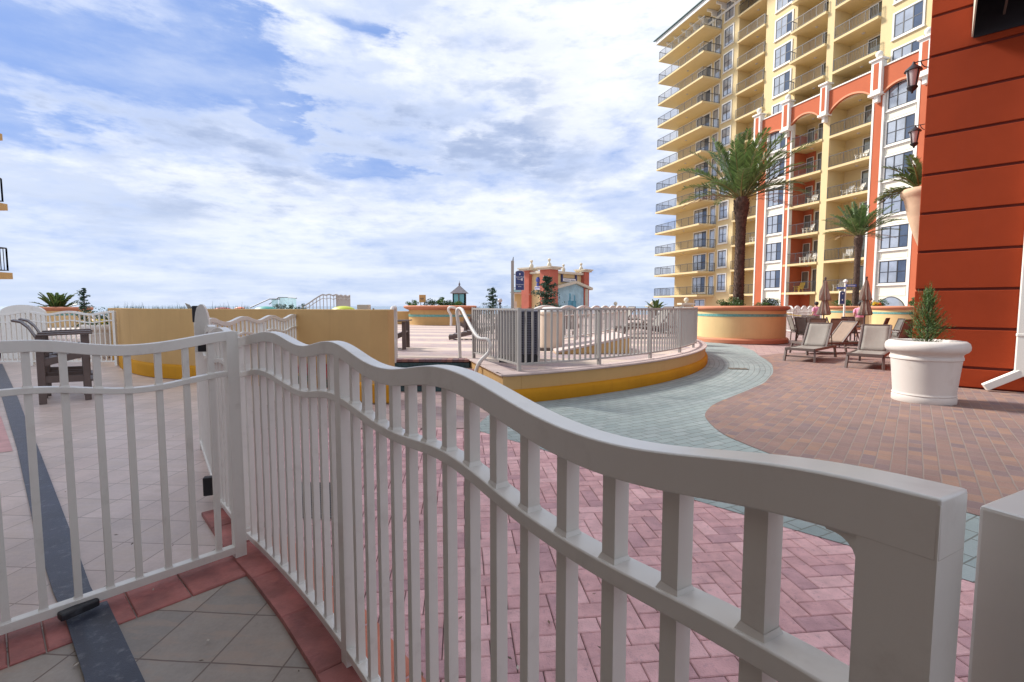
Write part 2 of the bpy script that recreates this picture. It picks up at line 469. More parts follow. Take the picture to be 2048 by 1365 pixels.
# ------------------------------------------------------------------ mesh builder
class MB:
    def __init__(self):
        self.v = []
        self.f = []
        self.uv = None

    def add(self, vs, fs):
        o = len(self.v)
        self.v.extend([tuple(map(float, p)) for p in vs])
        self.f.extend([tuple(i + o for i in q) for q in fs])
        return self

    def frame_box(self, c, ax, ay, az):
        c, ax, ay, az = map(Vector, (c, ax, ay, az))
        vs = [c + sx * ax + sy * ay + sz * az for sz in (-1, 1) for sy in (-1, 1) for sx in (-1, 1)]
        return self.add(vs, [(0, 2, 3, 1), (4, 5, 7, 6), (0, 1, 5, 4), (2, 6, 7, 3), (0, 4, 6, 2), (1, 3, 7, 5)])

    def box(self, c, s, rz=0.0):
        ca, sa = math.cos(rz), math.sin(rz)
        return self.frame_box(c, (ca * s[0] / 2, sa * s[0] / 2, 0), (-sa * s[1] / 2, ca * s[1] / 2, 0), (0, 0, s[2] / 2))

    def beam(self, p0, p1, w, h, up=(0, 0, 1)):
        p0, p1, up = Vector(p0), Vector(p1), Vector(up)
        d = p1 - p0
        x = d.normalized()
        y = up.cross(x)
        if y.length < 1e-4:
            y = Vector((1, 0, 0)).cross(x)
        y.normalize()
        z = x.cross(y)
        return self.frame_box((p0 + p1) / 2, d / 2, y * w / 2, z * h / 2)

    def tube(self, pts, r, n=8, cap=True):
        pts = [Vector(p) for p in pts]
        rs = [float(q) for q in r] if isinstance(r, (list, tuple)) else [float(r)] * len(pts)
        rings = []
        up = Vector((0, 0, 1))
        prev = None
        for i, p in enumerate(pts):
            d = (pts[min(i + 1, len(pts) - 1)] - pts[max(i - 1, 0)]).normalized()
            a = prev if prev is not None else (up if abs(d.z) < 0.9 else Vector((1, 0, 0)))
            x = (a - d * a.dot(d)).normalized()
            prev = x
            y = d.cross(x)
            rings.append([p + rs[i] * (math.cos(2 * math.pi * k / n) * x + math.sin(2 * math.pi * k / n) * y) for k in range(n)])
        vs = [q for rg in rings for q in rg]
        fs = []
        for i in range(len(rings) - 1):
            for k in range(n):
                k2 = (k + 1) % n
                fs.append((i * n + k, i * n + k2, (i + 1) * n + k2, (i + 1) * n + k))
        if cap:
            fs.append(tuple(reversed(range(n))))
            fs.append(tuple((len(rings) - 1) * n + k for k in range(n)))
        return self.add(vs, fs)

    def lathe(self, prof, c=(0, 0, 0), n=32, a0=0.0, a1=2 * math.pi, rad=None):
        full = abs(a1 - a0 - 2 * math.pi) < 1e-6
        cols = n if full else n + 1
        vs = []
        for (r, z) in prof:
            for k in range(cols):
                a = a0 + (a1 - a0) * k / n
                rr = r if rad is None else rad(r, z, a)
                vs.append((c[0] + rr * math.cos(a), c[1] + rr * math.sin(a), c[2] + z))
        fs = []
        for i in range(len(prof) - 1):
            for k in range(n):
                k2 = (k + 1) % cols
                fs.append((i * cols + k, i * cols + k2, (i + 1) * cols + k2, (i + 1) * cols + k))
        return self.add(vs, fs)

    def prism(self, poly, z0, z1):
        n = len(poly)
        vs = [(p[0], p[1], z0) for p in poly] + [(p[0], p[1], z1) for p in poly]
        fs = [tuple(reversed(range(n))), tuple(range(n, 2 * n))]
        for i in range(n):
            j = (i + 1) % n
            fs.append((i, j, n + j, n + i))
        return self.add(vs, fs)

    def sweep(self, pts, w, h, off=0.0):
        """rectangular bar along pts (top centre line): w across in plan, h down"""
        pts = [Vector(p) for p in pts]
        vs = []
        for i, p in enumerate(pts):
            d = pts[min(i + 1, len(pts) - 1)] - pts[max(i - 1, 0)]
            d2 = Vector((d.x, d.y, 0)).normalized()
            nrm = Vector((-d2.y, d2.x, 0))
            q = p + nrm * off
            vs += [q + nrm * w / 2, q - nrm * w / 2, q - nrm * w / 2 - Vector((0, 0, h)), q + nrm * w / 2 - Vector((0, 0, h))]
        fs = []
        for i in range(len(pts) - 1):
            a, b = 4 * i, 4 * i + 4
            for k in range(4):
                k2 = (k + 1) % 4
                fs.append((a + k, a + k2, b + k2, b + k))
        fs.append((3, 2, 1, 0))
        e = 4 * (len(pts) - 1)
        fs.append((e, e + 1, e + 2, e + 3))
        return self.add(vs, fs)

    def wall_strip(self, path, z0, z1, th, side=1):
        """vertical wall along a plan path; path is the face, thickness goes to `side`"""
        P = [Vector((p[0], p[1], 0)) for p in path]
        ins = []
        for i, p in enumerate(P):
            d = (P[min(i + 1, len(P) - 1)] - P[max(i - 1, 0)]).normalized()
            ins.append(p + Vector((-d.y, d.x, 0)) * th * side)
        vs = []
        for p, q in zip(P, ins):
            vs += [(p.x, p.y, z0), (p.x, p.y, z1), (q.x, q.y, z1), (q.x, q.y, z0)]
        fs = []
        for i in range(len(P) - 1):
            a, b = 4 * i, 4 * i + 4
            for k in range(4):
                k2 = (k + 1) % 4
                fs.append((a + k, b + k, b + k2, a + k2) if side > 0 else (a + k, a + k2, b + k2, b + k))
        fs.append((0, 1, 2, 3))
        e = 4 * (len(P) - 1)
        fs.append((e + 3, e + 2, e + 1, e))
        return self.add(vs, fs)

    def leaves(self, pts, size, flat=0.0, aspect=0.5):
        for p in pts:
            p = Vector(p)
            s = size * random.uniform(0.6, 1.3)
            d = Vector((random.gauss(0, 1), random.gauss(0, 1), random.gauss(0, 1) * (1 - flat))).normalized()
            e = d.cross(Vector((random.gauss(0, 1), random.gauss(0, 1), random.gauss(0, 1)))).normalized()
            a, b = d * s, e * s * aspect
            self.add([p - a * 0.5, p + b * 0.5, p + a * 0.5, p - b * 0.5], [(0, 1, 2, 3)])
        return self

    def build(self, name, m, parent=None, smooth=None, bevel=0.0, uv=None):
        me = bpy.data.meshes.new(name)
        off = Vector((0, 0, 0))
        q = parent
        while q is not None:
            off += q.location
            q = q.parent
        vs = [(a - off.x, b - off.y, c - off.z) for a, b, c in self.v]
        me.from_pydata(vs, [], self.f)
        me.materials.append(m)
        bm = bmesh.new()
        bm.from_mesh(me)
        bmesh.ops.recalc_face_normals(bm, faces=bm.faces)
        bm.to_mesh(me)
        bm.free()
        if smooth is not None:
            me.shade_smooth()
            me.set_sharp_from_angle(angle=R(smooth))
        o = bpy.data.objects.new(name, me)
        COL.objects.link(o)
        if parent is not None:
            o.parent = parent
        if bevel:
            bv = o.modifiers.new('bevel', 'BEVEL')
            bv.width = bevel
            bv.segments = 2
            bv.limit_method = 'ANGLE'
            bv.angle_limit = R(40)
        return o


def tag(o, label, cat, group=None, kind=None):
    if label:
        o['label'] = label
    if cat:
        o['category'] = cat
    if group:
        o['group'] = group
    if kind:
        o['kind'] = kind
    return o


def thing(name, label, cat, loc=(0, 0, 0), group=None):
    o = bpy.data.objects.new(name, None)
    o.empty_display_size = 0.2
    o.location = loc
    COL.objects.link(o)
    return tag(o, label, cat, group)


KIDS = {}


def dup(o, loc, rz=0.0, label=None, group=None, scale=1.0):
    def cp(x, par):
        c = x.copy()
        COL.objects.link(c)
        if par is not None:
            c.parent = par
        for k in [q for q in x.children]:
            cp(k, c)
        return c
    c = cp(o, None)
    c.location = loc
    c.rotation_euler = (0, 0, rz)
    c.scale = (scale,) * 3
    if label:
        c['label'] = label
    if group:
        c['group'] = group
    return c


def structure(o):
    o['kind'] = 'structure'
    return o


def smooth_curve(xs, ys, q, sig):
    d = np.linspace(xs[0], xs[-1], 600)
    y = np.interp(d, xs, ys)
    step = d[1] - d[0]
    k = max(1, int(3 * sig / step))
    ker = np.exp(-0.5 * (np.arange(-k, k + 1) * step / sig) ** 2)
    ker /= ker.sum()
    yp = np.concatenate([2 * y[0] - y[k:0:-1], y, 2 * y[-1] - y[-2:-k - 2:-1]])
    return np.interp(q, d, np.convolve(yp, ker, 'valid'))


exec_order = []
# ------------------------------------------------------------------ plan of the near fence
def _arc_table():
    x0, y0, th, kap, s, dk = -1.6023, 2.8145, 0.8288, -0.08554, 0.11494, -0.00674
    ks = np.linspace(-2, 29, 1241)
    L = ks * s
    hh = th + kap * L + dk * L * L
    dx, dy = np.sin(hh), -np.cos(hh)
    st = (L[1] - L[0])
    X = np.concatenate([[0], np.cumsum((dx[1:] + dx[:-1]) / 2 * st)])
    Y = np.concatenate([[0], np.cumsum((dy[1:] + dy[:-1]) / 2 * st)])
    i0 = np.argmin(abs(ks))
    return ks, X - X[i0] + x0, Y - Y[i0] + y0


_AK, _AX, _AY = _arc_table()


def arc(k, off=0.0):
    x, y = np.interp(k, _AK, _AX), np.interp(k, _AK, _AY)
    x2, y2 = np.interp(k + .05, _AK, _AX), np.interp(k + .05, _AK, _AY)
    x1, y1 = np.interp(k - .05, _AK, _AX), np.interp(k - .05, _AK, _AY)
    d = Vector((x2 - x1, y2 - y1)).normalized()
    n = Vector((-d.y, d.x))            # towards the plaza side
    return x + n.x * off, y + n.y * off


# ------------------------------------------------------------------ ground and paving
def sheet(name, poly, z, m, th=0.0):
    mb = MB()
    n = len(poly)
    mb.add([(p[0], p[1], z) for p in poly], [tuple(range(n))])
    o = mb.build(name, m)
    # ngon -> triangles so that concave outlines fill properly
    bm = bmesh.new()
    bm.from_mesh(o.data)
    bmesh.ops.triangulate(bm, faces=bm.faces, ngon_method='EAR_CLIP')
    for f in bm.faces:
        if f.normal.z < 0:
            f.normal_flip()
    bm.to_mesh(o.data)
    bm.free()
    return structure(o)


sheet('sea', [(-30000, -200), (30000, -200), (30000, 40000), (-30000, 40000)], -7.0, MT['water'])
sheet('plaza_ground', [(-60, -12), (70, -12), (70, 84), (-60, 84)], 0.0, MT['mauve'])
mb = MB()
mb.wall_strip([(-60, 84), (70, 84)], -7.0, -0.01, 0.6, 1)
tag(mb.build('retaining_wall', MT['tan']), 'tan retaining wall under the seaward edge of the plaza', 'wall')

DECK_PX = [(1008, 813), (1100, 801.6), (1235, 786), (1324.6, 764.6), (1392, 742), (1412, 731)]
DB = [ground(x, y) for x, y in DECK_PX]
A_ = np.array([[2 * p[0], 2 * p[1], 1] for p in DB[1:]])
b_ = np.array([p[0] ** 2 + p[1] ** 2 for p in DB[1:]])
sol = np.linalg.lstsq(A_, b_, rcond=None)[0]
DC = Vector((sol[0], sol[1]))
DR = math.sqrt(sol[2] + sol[0] ** 2 + sol[1] ** 2)
print('deck circle', DC, DR)
a_start = math.atan2(DB[0][1] - DC.y, DB[0][0] - DC.x)
a_e = math.atan2(DB[5][1] - DC.y, DB[5][0] - DC.x)


def deck_arc(a, off=0.0):
    return (DC.x + (DR + off) * math.cos(a), DC.y + (DR + off) * math.sin(a))


A_END = a_e + 0.55
DECK_Z = 0.45
c0 = deck_arc(a_start)
D_LEFT = ground(936, 716.7, DECK_Z)          # left end of the deck's side wall, at the steps
arcpts = [deck_arc(a_start + (A_END - a_start) * i / 40) for i in range(41)]

GREEN_PINK = [(948, 862), (980, 872), (1039, 889), (1113, 912), (1204, 944), (1253, 961), (1328, 983), (1387, 1004), (1492, 1036), (1570, 1060), (1722, 1104), (1930, 1166), (2048, 1207)]
GREEN_BROWN = [(1518, 713), (1533, 722), (1543.6, 731), (1546, 746.6), (1538, 758), (1527, 769), (1505, 779), (1482, 789), (1452, 801), (1426, 813), (1411, 829), (1414, 843), (1440, 868), (1480, 888), (1560, 919), (1680, 957),
               (1800, 995), (1930, 1030), (2048, 1064)]
gp = [ground(x, y)[:2] for x, y in GREEN_PINK]
gb = [ground(x, y)[:2] for x, y in GREEN_BROWN]


def densify(P, n=8):
    P = np.array(P)
    t = np.linspace(0, len(P) - 1, (len(P) - 1) * n + 1)
    out = []
    for u in t:
        i = min(int(u), len(P) - 2)
        f = u - i
        p0, p1, p2, p3 = P[max(i - 1, 0)], P[i], P[i + 1], P[min(i + 2, len(P) - 1)]
        out.append(0.5 * ((2 * p1) + (-p0 + p2) * f + (2 * p0 - 5 * p1 + 4 * p2 - p3) * f * f + (-p0 + 3 * p1 - 3 * p2 + p3) * f ** 3))
    return [tuple(q) for q in out]


gp = densify(gp, 5)
gb = densify(gb, 5)
gx = [(gp[-1][0] + 3.0, gp[-1][1] - 2.2), (gp[-1][0] + 4.4, gp[-1][1] - 1.2)]
PLC = Vector((ground(1482, 690)[0] * 1.0, 0))
green_poly = gp + gx + gb[::-1] + [tuple(ground(1507, 703)[:2]), tuple(ground(1478, 692)[:2]), tuple(ground(1400, 683)[:2])]
green_poly += [deck_arc(A_END + 0.15, 0.05)] + [deck_arc(a_start + (A_END - a_start) * i / 20, -0.05) for i in range(20, -1, -1)] + [tuple(ground(958, 850)[:2])]


def polar_paver(m, c, rad):
    """lay the bond of a paver material along arcs round c"""
    t = m.node_tree
    g = G(t)
    mp = next(n for n in t.nodes if n.type == 'MAPPING')
    for l in list(mp.inputs['Vector'].links):
        t.links.remove(l)
    tc = next(n for n in t.nodes if n.type == 'TEX_COORD')
    s = N(t, 'ShaderNodeSeparateXYZ')
    t.links.new(tc.outputs['Object'], s.inputs[0])
    dx = g.m('SUBTRACT', s.outputs[0], c[0])
    dy = g.m('SUBTRACT', s.outputs[1], c[1])
    cmb = N(t, 'ShaderNodeCombineXYZ')
    t.links.new(g.m('MULTIPLY', g.m('ARCTAN2', dy, dx), rad), cmb.inputs[0])
    t.links.new(g.m('SQRT', g.m('ADD', g.m('MULTIPLY', dx, dx), g.m('MULTIPLY', dy, dy))), cmb.inputs[1])
    t.links.new(cmb.outputs[0], mp.inputs['Vector'])


polar_paver(MT['greenpaver'], DC, DR + 2)
sheet('green_path', green_poly, 0.018, MT['greenpaver'])
brown_poly = gb + [(gx[1][0], gx[1][1]), (14, -1), (16, 6), (12, 15.2), tuple(ground(1760, 704)[:2]), tuple(ground(1640, 707)[:2]), tuple(ground(1560, 709)[:2])]
sheet('brown_paving', brown_poly, 0.022, MT['brownpaver'])

# pink herringbone pavers, each brick its own island with bevelled edges
mb = MB()
bx0, by0, rot, W = -2.6, -1.0, R(6), 0.100
cr_, sr_ = math.cos(rot), math.sin(rot)
fk = np.linspace(0, 28, 150)
FP = np.array([arc(k) for k in fk])
gpa = np.array(gp)


def in_pink(x, y):
    if y > 5.6 or y < -0.4 or x > 3.2:
        return False
    if y < FP[0][1]:
        j = np.argmin((FP[:, 1] - y) ** 2)
        if x < FP[j][0] + 0.1:
            return False
    else:
        if x < -1.6 - (y - 2.81) * 0.72 + 0.1:
            return False
    if gpa[:, 1].min() < y:
        j = np.argmin((gpa[:, 1] - y) ** 2)
        if x > gpa[j][0] + 0.3:
            return False
    return True


for i in range(-10, 80):
    for j in range(-20, 80):
        t = (i - j) % 4
        if t == 0:
            w, h = 2, 1
        elif t == 3:
            w, h = 1, 2
        else:
            continue
        cx, cy = (i + w / 2) * W, (j + h / 2) * W
        wx, wy = bx0 + cx * cr_ - cy * sr_, by0 + cx * sr_ + cy * cr_
        if not in_pink(wx, wy):
            continue
        gpx = 0.0022
        a, b = w * W / 2 - gpx, h * W / 2 - gpx
        dz = random.uniform(-0.0012, 0.0012)
        zt = 0.0145 + dz
        tw = random.gauss(0, 0.006)
        vs = []
        for (q, z) in ((1.0, 0.004), (1.0, zt - 0.004), (0, zt)):
            for sx, sy in ((-1, -1), (1, -1), (1, 1), (-1, 1)):
                aa, bb = (a, b) if q else (a - 0.004, b - 0.004)
                lx, ly = sx * aa, sy * bb
                lx, ly = lx - tw * ly, ly + tw * lx
                vs.append((wx + lx * cr_ - ly * sr_, wy + lx * sr_ + ly * cr_, z))
        mb.add(vs, [(0, 1, 5, 4), (1, 2, 6, 5), (2, 3, 7, 6), (3, 0, 4, 7), (4, 5, 9, 8), (5, 6, 10, 9), (6, 7, 11, 10), (7, 4, 8, 11), (8, 9, 10, 11)])
structure(mb.build('pink_paving', MT['pinkbrick']))
sheet('paver_bed', [arc(28)] + [(2.2, -1), (4.2, 1.5), (0.8, 4.9), (-0.3, 5.62), (-3.5, 5.62)] + [arc(k) for k in range(0, 28, 2)], 0.006, MT['joint'])

# gate line on the ground
G0 = ground(484, 1104, 0.05)[:2]
G1 = ground(0, 1272, 0.05)[:2]
gd = Vector((G1[0] - G0[0], G1[1] - G0[1]))
gd.normalize()
gn = Vector((-gd.y, gd.x))
gpt = lambda s, o=0.0: (G0[0] + gd.x * s + gn.x * o, G0[1] + gd.y * s + gn.y * o)
gpt_ = gpt

# tiled patio inside the fence
REAR = [arc(0), (-2.05, 3.30), (-2.57, 4.05), (-3.12, 4.75), (-3.36, 5.2), (-3.50, 5.7), (-3.60, 7.0), (-3.70, 8.45)]
patio = [arc(k) for k in range(28, 0, -1)] + REAR + [(-4.2, 9.3), (-9.0, 13.2), (-18, 13.2), (-18, -5), (0.6, -5)]
sheet('patio_tiles', patio, 0.010, MT['tile'])
sheet('porch_tiles', [gpt_(0.02), gpt_(3.0), (-6, -5), (0.6, -5)] + [arc(k) for k in range(28, 0, -1)], 0.0125, MT['porchtile'])
sheet('pink_tile_patch', [tuple(ground(x, y)[:2]) for x, y in ((-60, 830), (2, 835), (26, 905), (-60, 915))], 0.0135, mat('pink_tile', (0.52, 0.29, 0.28), 0.6, 0.15, 5))


def slab_run(mb, pts, w0, w1, z, th, gap=0.005):
    """flat slabs laid end to end along pts, from offset w0 to w1 across"""
    for i in range(len(pts) - 1):
        a, b = Vector((*pts[i], 0)), Vector((*pts[i + 1], 0))
        d = (b - a).normalized()
        n = Vector((-d.y, d.x, 0))
        a2, b2 = a + d * gap / 2, b - d * gap / 2
        r = 0.008
        lo = [a2 + n * w0, b2 + n * w0, b2 + n * w1, a2 + n * w1]
        c = sum(lo, Vector()) / 4
        hi = [c + (p - c) * (1 - r / max(0.05, (p - c).length)) for p in lo]
        zz = z + random.uniform(-.001, .001)
        vs = [(p.x, p.y, z - th) for p in lo] + [(p.x, p.y, zz - 0.006) for p in lo] + [(p.x, p.y, zz) for p in hi]
        mb.add(vs, [(0, 1, 5, 4), (1, 2, 6, 5), (2, 3, 7, 6), (3, 0, 4, 7), (4, 5, 9, 8), (5, 6, 10, 9), (6, 7, 11, 10), (7, 4, 8, 11), (8, 9, 10, 11)])


mb = MB()
cuts = [0.02, 0.30, 0.52, 0.82, 0.93, 1.22, 1.5, 1.8, 2.1]
slab_run(mb, [gpt(s) for s in cuts], -0.10, 0.215, 0.024, 0.014)
structure(mb.build('red_tile_border', MT['curb'], smooth=30))
mb = MB()
slab_run(mb, [arc(k) for k in np.arange(0.1, 28.6, 3.9)], -0.125, 0.03, 0.036, 0.03)
slab_run(mb, [REAR[0], ((REAR[0][0] + REAR[1][0]) / 2, (REAR[0][1] + REAR[1][1]) / 2), REAR[1]], 0.125, -0.03, 0.036, 0.03)
structure(mb.build('kerb', MT['curb'], smooth=30))
mb = MB()
slab_run(mb, [arc(k) for k in np.arange(0.1, 28.6, 3.4)], 0.032, 0.20, 0.020, 0.014)
structure(mb.build('orange_kerb_strip', MT['orange'], smooth=30))

# rubber cable mat crossing the patio
mb = MB()


def ribbon(mb, L_, R_, z, th=0.008):
    L_ = [Vector((*ground(*p)[:2], 0)) for p in L_]
    R_ = [Vector((*ground(*p)[:2], 0)) for p in R_]
    n = len(L_)
    vs = []
    for l, r in zip(L_, R_):
        vs += [(l.x, l.y, z - th), (l.x, l.y, z), (r.x, r.y, z), (r.x, r.y, z - th)]
    fs = []
    for i in range(n - 1):
        for k in range(3):
            fs.append((4 * i + k, 4 * i + k + 1, 4 * i + 5 + k, 4 * i + 4 + k))
    fs += [(0, 1, 2, 3), (4 * n - 1, 4 * n - 2, 4 * n - 3, 4 * n - 4)]
    mb.add(vs, fs)


ribbon(mb, [(-14, 727), (4, 799), (19, 849), (34, 900), (75, 1091), (106, 1190), (122, 1226)],
       [(5, 730), (36.6, 800), (52.8, 843), (77, 900), (145, 1078), (181, 1180), (197, 1212)], 0.022)
ribbon(mb, [(129, 1243), (167.5, 1366), (214, 1530)], [(215, 1216), (284, 1366), (360, 1530)], 0.036)
o = mb.build('rubber_mat', MT['matblue'])
tag(o, 'long black rubber cable mat lying across the patio tiles under the gate', 'mat')
mb = MB()
p, q = ground(118, 1238, 0.06), ground(196, 1204, 0.06)
mb.beam(Vector((p[0], p[1], 0.066)), Vector((q[0], q[1], 0.066)), 0.05, 0.035)
tag(mb.build('rubber_bumper', MT['black'], bevel=0.008), 'black rubber bumper lying under the bottom rail of the gate', 'bumper')

# drain grate beyond the fence, valve cover in the green path, small stud in the path
mb = MB()
ga, gb_ = ground(520, 1035), ground(620, 985)
for i in range(16):
    f = i / 15
    y = ga[1] + (gb_[1] - ga[1]) * f
    mb.box((-1.28 - 0.25 * f, 3.15 + 0.62 * f, 0.028), (0.34, 0.018, 0.012), R(-2))
mb.box((-1.57, 3.47, 0.027), (0.02, 0.66, 0.016), R(20))
mb.box((-1.24, 3.47, 0.027), (0.02, 0.66, 0.016), R(20))
tag(mb.build('drain_grate', MT['railblack']), 'slotted grey drain grate set in pink brick just beyond the fence', 'grate')
vc = ground(1476, 740)
mb = MB()
mb.box((vc[0], vc[1], 0.024), (0.40, 0.22, 0.014), R(-12))
mb.box((vc[0], vc[1] + 0.02, 0.032), (0.10, 0.05, 0.012), R(-12))
tag(mb.build('valve_cover', mat('old_brass', (0.17, 0.15, 0.12), 0.6, 0.2, 12)), 'small oblong metal valve cover sunk in the green brick path', 'cover')


# ------------------------------------------------------------------ wavy fences
def wavy_parts(root, path, ztop, zmid, z0, picks, posts, m, rw=0.048, th=0.051, mh=0.028, bh=0.034, pk=0.027, post=0.0476, bevel=0.0025, seg=0.03, post_h=None, midrail=True, weld=False):
    """path: list of plan points; everything is placed by running length along it"""
    P = [Vector((p[0], p[1], 0)) for p in path]
    Ls = [0.0]
    for a, b in zip(P, P[1:]):
        Ls.append(Ls[-1] + (b - a).length)
    L = Ls[-1]
    xs, ys = [p.x for p in P], [p.y for p in P]
    at = lambda s: (float(np.interp(s, Ls, xs)), float(np.interp(s, Ls, ys)))
    n = max(6, int(L / seg))
    S = [L * i / n for i in range(n + 1)]

    def yaw(s):
        a, b = at(max(0, s - .02)), at(min(L, s + .02))
        return math.atan2(b[1] - a[1], b[0] - a[0])
    MB().sweep([(*at(s), ztop(s)) for s in S], rw, th).build('top_rail', m, root, smooth=35, bevel=bevel)
    if midrail:
        MB().sweep([(*at(s), zmid(s)) for s in S], rw * 0.96, mh).build('middle_rail', m, root, smooth=35, bevel=bevel)
    MB().sweep([(*at(s), z0 + bh) for s in S], rw * 0.96, bh).build('bottom_rail', m, root, smooth=35, bevel=bevel)
    for s in picks:
        x, y = at(s)
        zt = ztop(s) - th + 0.012
        mb = MB()
        mb.box((x, y, (z0 + bh * 0.6 + zt) / 2), (pk, pk, zt - z0 - bh * 0.6), yaw(s))
        if bevel and midrail and weld:            # weld beads where the picket meets the rails
            for zw in (zmid(s), z0 + bh):
                ca, sa = math.cos(yaw(s)), math.sin(yaw(s))
                q = []
                for hw_, zz in ((pk / 2 + .0055, zw - .004), (pk / 2 + .0005, zw + .008)):
                    q += [(x + ca * sx * hw_ - sa * sy * hw_, y + sa * sx * hw_ + ca * sy * hw_, zz) for sx, sy in ((-1, -1), (1, -1), (1, 1), (-1, 1))]
                mb.add(q, [(0, 1, 5, 4), (1, 2, 6, 5), (2, 3, 7, 6), (3, 0, 4, 7)])
        mb.build('picket', m, root, bevel=0 if weld else bevel * 0.6)
    for s in posts:
        x, y = at(s)
        zt = (ztop(s) if post_h is None else post_h) - 0.004
        mb = MB()
        mb.box((x, y, (zt + 0.02) / 2), (post * 1.17 if weld else post, post, zt - 0.02), yaw(s))
        mb.build('post', m, root, bevel=bevel if post > .05 else 0)
    return at, yaw, L


TOPZ = [(0.57, 1.271), (1.56, 1.284), (3.6, 1.317), (4.5, 1.323), (5.49, 1.318), (7.26, 1.283), (8.34, 1.271), (9.42, 1.286), (10.4, 1.308), (11.2, 1.317), (12.08, 1.314), (13.16, 1.289), (14.24, 1.264), (15.32, 1.256), (16.4, 1.262),
        (17.29, 1.28), (18.27, 1.299), (18.9, 1.303), (19.55, 1.302), (20.34, 1.293), (21.03, 1.279), (21.71, 1.265), (22.3, 1.256), (22.8, 1.250), (23.5, 1.248), (24.07, 1.251), (24.57, 1.257), (25.06, 1.267), (25.45, 1.277), (25.84, 1.287),
        (26.34, 1.297), (26.73, 1.303), (27.02, 1.305), (27.4, 1.304)]
MIDZ = [(0.57, 1.067), (1.6, 1.09), (2.74, 1.112), (3.7, 1.114), (4.7, 1.105), (6.47, 1.08), (8.05, 1.067), (8.73, 1.074), (10.5, 1.109), (11.3, 1.115), (12.57, 1.106), (14.24, 1.081), (15.2, 1.072), (16.0, 1.070), (16.9, 1.074), (18.08, 1.089),
        (19.06, 1.096), (20.14, 1.088), (21.03, 1.074), (21.81, 1.063), (22.6, 1.061), (23.68, 1.065), (24.57, 1.075), (25.35, 1.089), (25.94, 1.096), (26.43, 1.10), (27.4, 1.105)]
S_K = 0.11494


def nz(tab, k, sig):
    a = np.array(tab)
    return float(smooth_curve(a[:, 0], a[:, 1], np.clip(k, a[0, 0], a[-1, 0]), sig))


K0, K1 = 0.42, 27.36
fence = thing('wavy_fence', 'taupe wavy topped fence close by, from the gate post to the near end post', 'fence', (*arc(12), 0))
kk = np.linspace(K0, K1, 140)
wavy_parts(fence, [arc(k) for k in kk], lambda s: nz(TOPZ, K0 + s / S_K, .55), lambda s: nz(MIDZ, K0 + s / S_K, .55), 0.075,
           [(k - K0) * S_K for k in list(range(1, 12)) + list(range(13, 27))], [(12 - K0) * S_K, (27.36 - K0) * S_K - 0.0283], MT['fence'], seg=0.022, weld=True)
# rounded gusset in the near corner under the top rail
mb = MB()
e = Vector((*arc(26.87), 1.2505))
d = (Vector((*arc(26.3), 1.24)) - e).normalized()
nn = Vector((-d.y, d.x, 0))
prof = [Vector((0, 0, 0.004))] + [d * (0.026 * (1 - math.sin(a))) + Vector((0, 0, -0.026 * (1 - math.cos(a)))) for a in np.linspace(0, math.pi / 2, 7)]
prof = [Vector((0, 0, 0.006)), d * 0.03 + Vector((0, 0, 0.006))] + prof[1:]
n_ = len(prof)
vs = [tuple(e + p + nn * 0.022) for p in prof] + [tuple(e + p - nn * 0.022) for p in prof]
mb.add(vs, [tuple(range(n_)), tuple(range(2 * n_ - 1, n_ - 1, -1))] + [(i, (i + 1) % n_, n_ + (i + 1) % n_, n_ + i) for i in range(n_)])
mb.build('corner_gusset', MT['fence'], fence)

# gate in front: its line, wave and pickets as measured
gA = np.array([G0[0], G0[1], 0.5])
gN = np.array([gn.x, gn.y, 0.0])


def trace(pts):
    out = []
    for px, py in pts:
        d = ray(px, py)
        t = ((gA - _C) @ gN) / (d @ gN)
        p = _C + t * d
        out.append(((p[0] - G0[0]) * gd.x + (p[1] - G0[1]) * gd.y, p[2]))
    return sorted(out)


GT = trace([(0, 682), (60, 679.5), (118, 681), (160, 687), (220, 691), (262, 691), (330, 684), (400, 671), (440, 664), (484, 659.5)])
GM = trace([(0, 780), (30, 776), (75, 773.5), (130, 773), (190, 776), (258, 777), (320, 770), (375, 757), (430, 745), (470, 740)])
GP = [a for a, b in trace([(56, 790), (130, 790), (197, 790), (258, 790), (319, 790), (374, 790), (424, 790)])]
smax = GT[-1][0]
sp = GP[-1] - GP[-2] if len(GP) > 1 else .15
print('gate', GT, GP)
gate = thing('garden_gate', 'taupe metal gate with wavy top rail standing across the patio at the left', 'gate', (*gpt(0.5), 0))
GTa, GMa = np.array(GT), np.array(GM)
ext = 2.2
wavy_parts(gate, [gpt(0.0), gpt(0.6), gpt(ext)],
           lambda s: float(smooth_curve(GTa[:, 0], GTa[:, 1], np.clip(s, GTa[0, 0], GTa[-1, 0]), .05)),
           lambda s: float(smooth_curve(GMa[:, 0], GMa[:, 1], np.clip(s, GMa[0, 0], GMa[-1, 0]), .05)), 0.06,
           GP + [GP[-1] + (GP[-1] - GP[-2]) * i for i in range(1, 6) if GP[-1] + (GP[-1] - GP[-2]) * i < ext], [0.012], MT['fence'], bh=0.042, post=0.05, weld=True)

# fence going on behind the gate post: hinge panel, latch gate, then the long run to the yellow wall
def wave(zc, amp, wl, s0):
    return lambda s: zc + amp * math.cos(2 * math.pi * (s - s0) / wl)


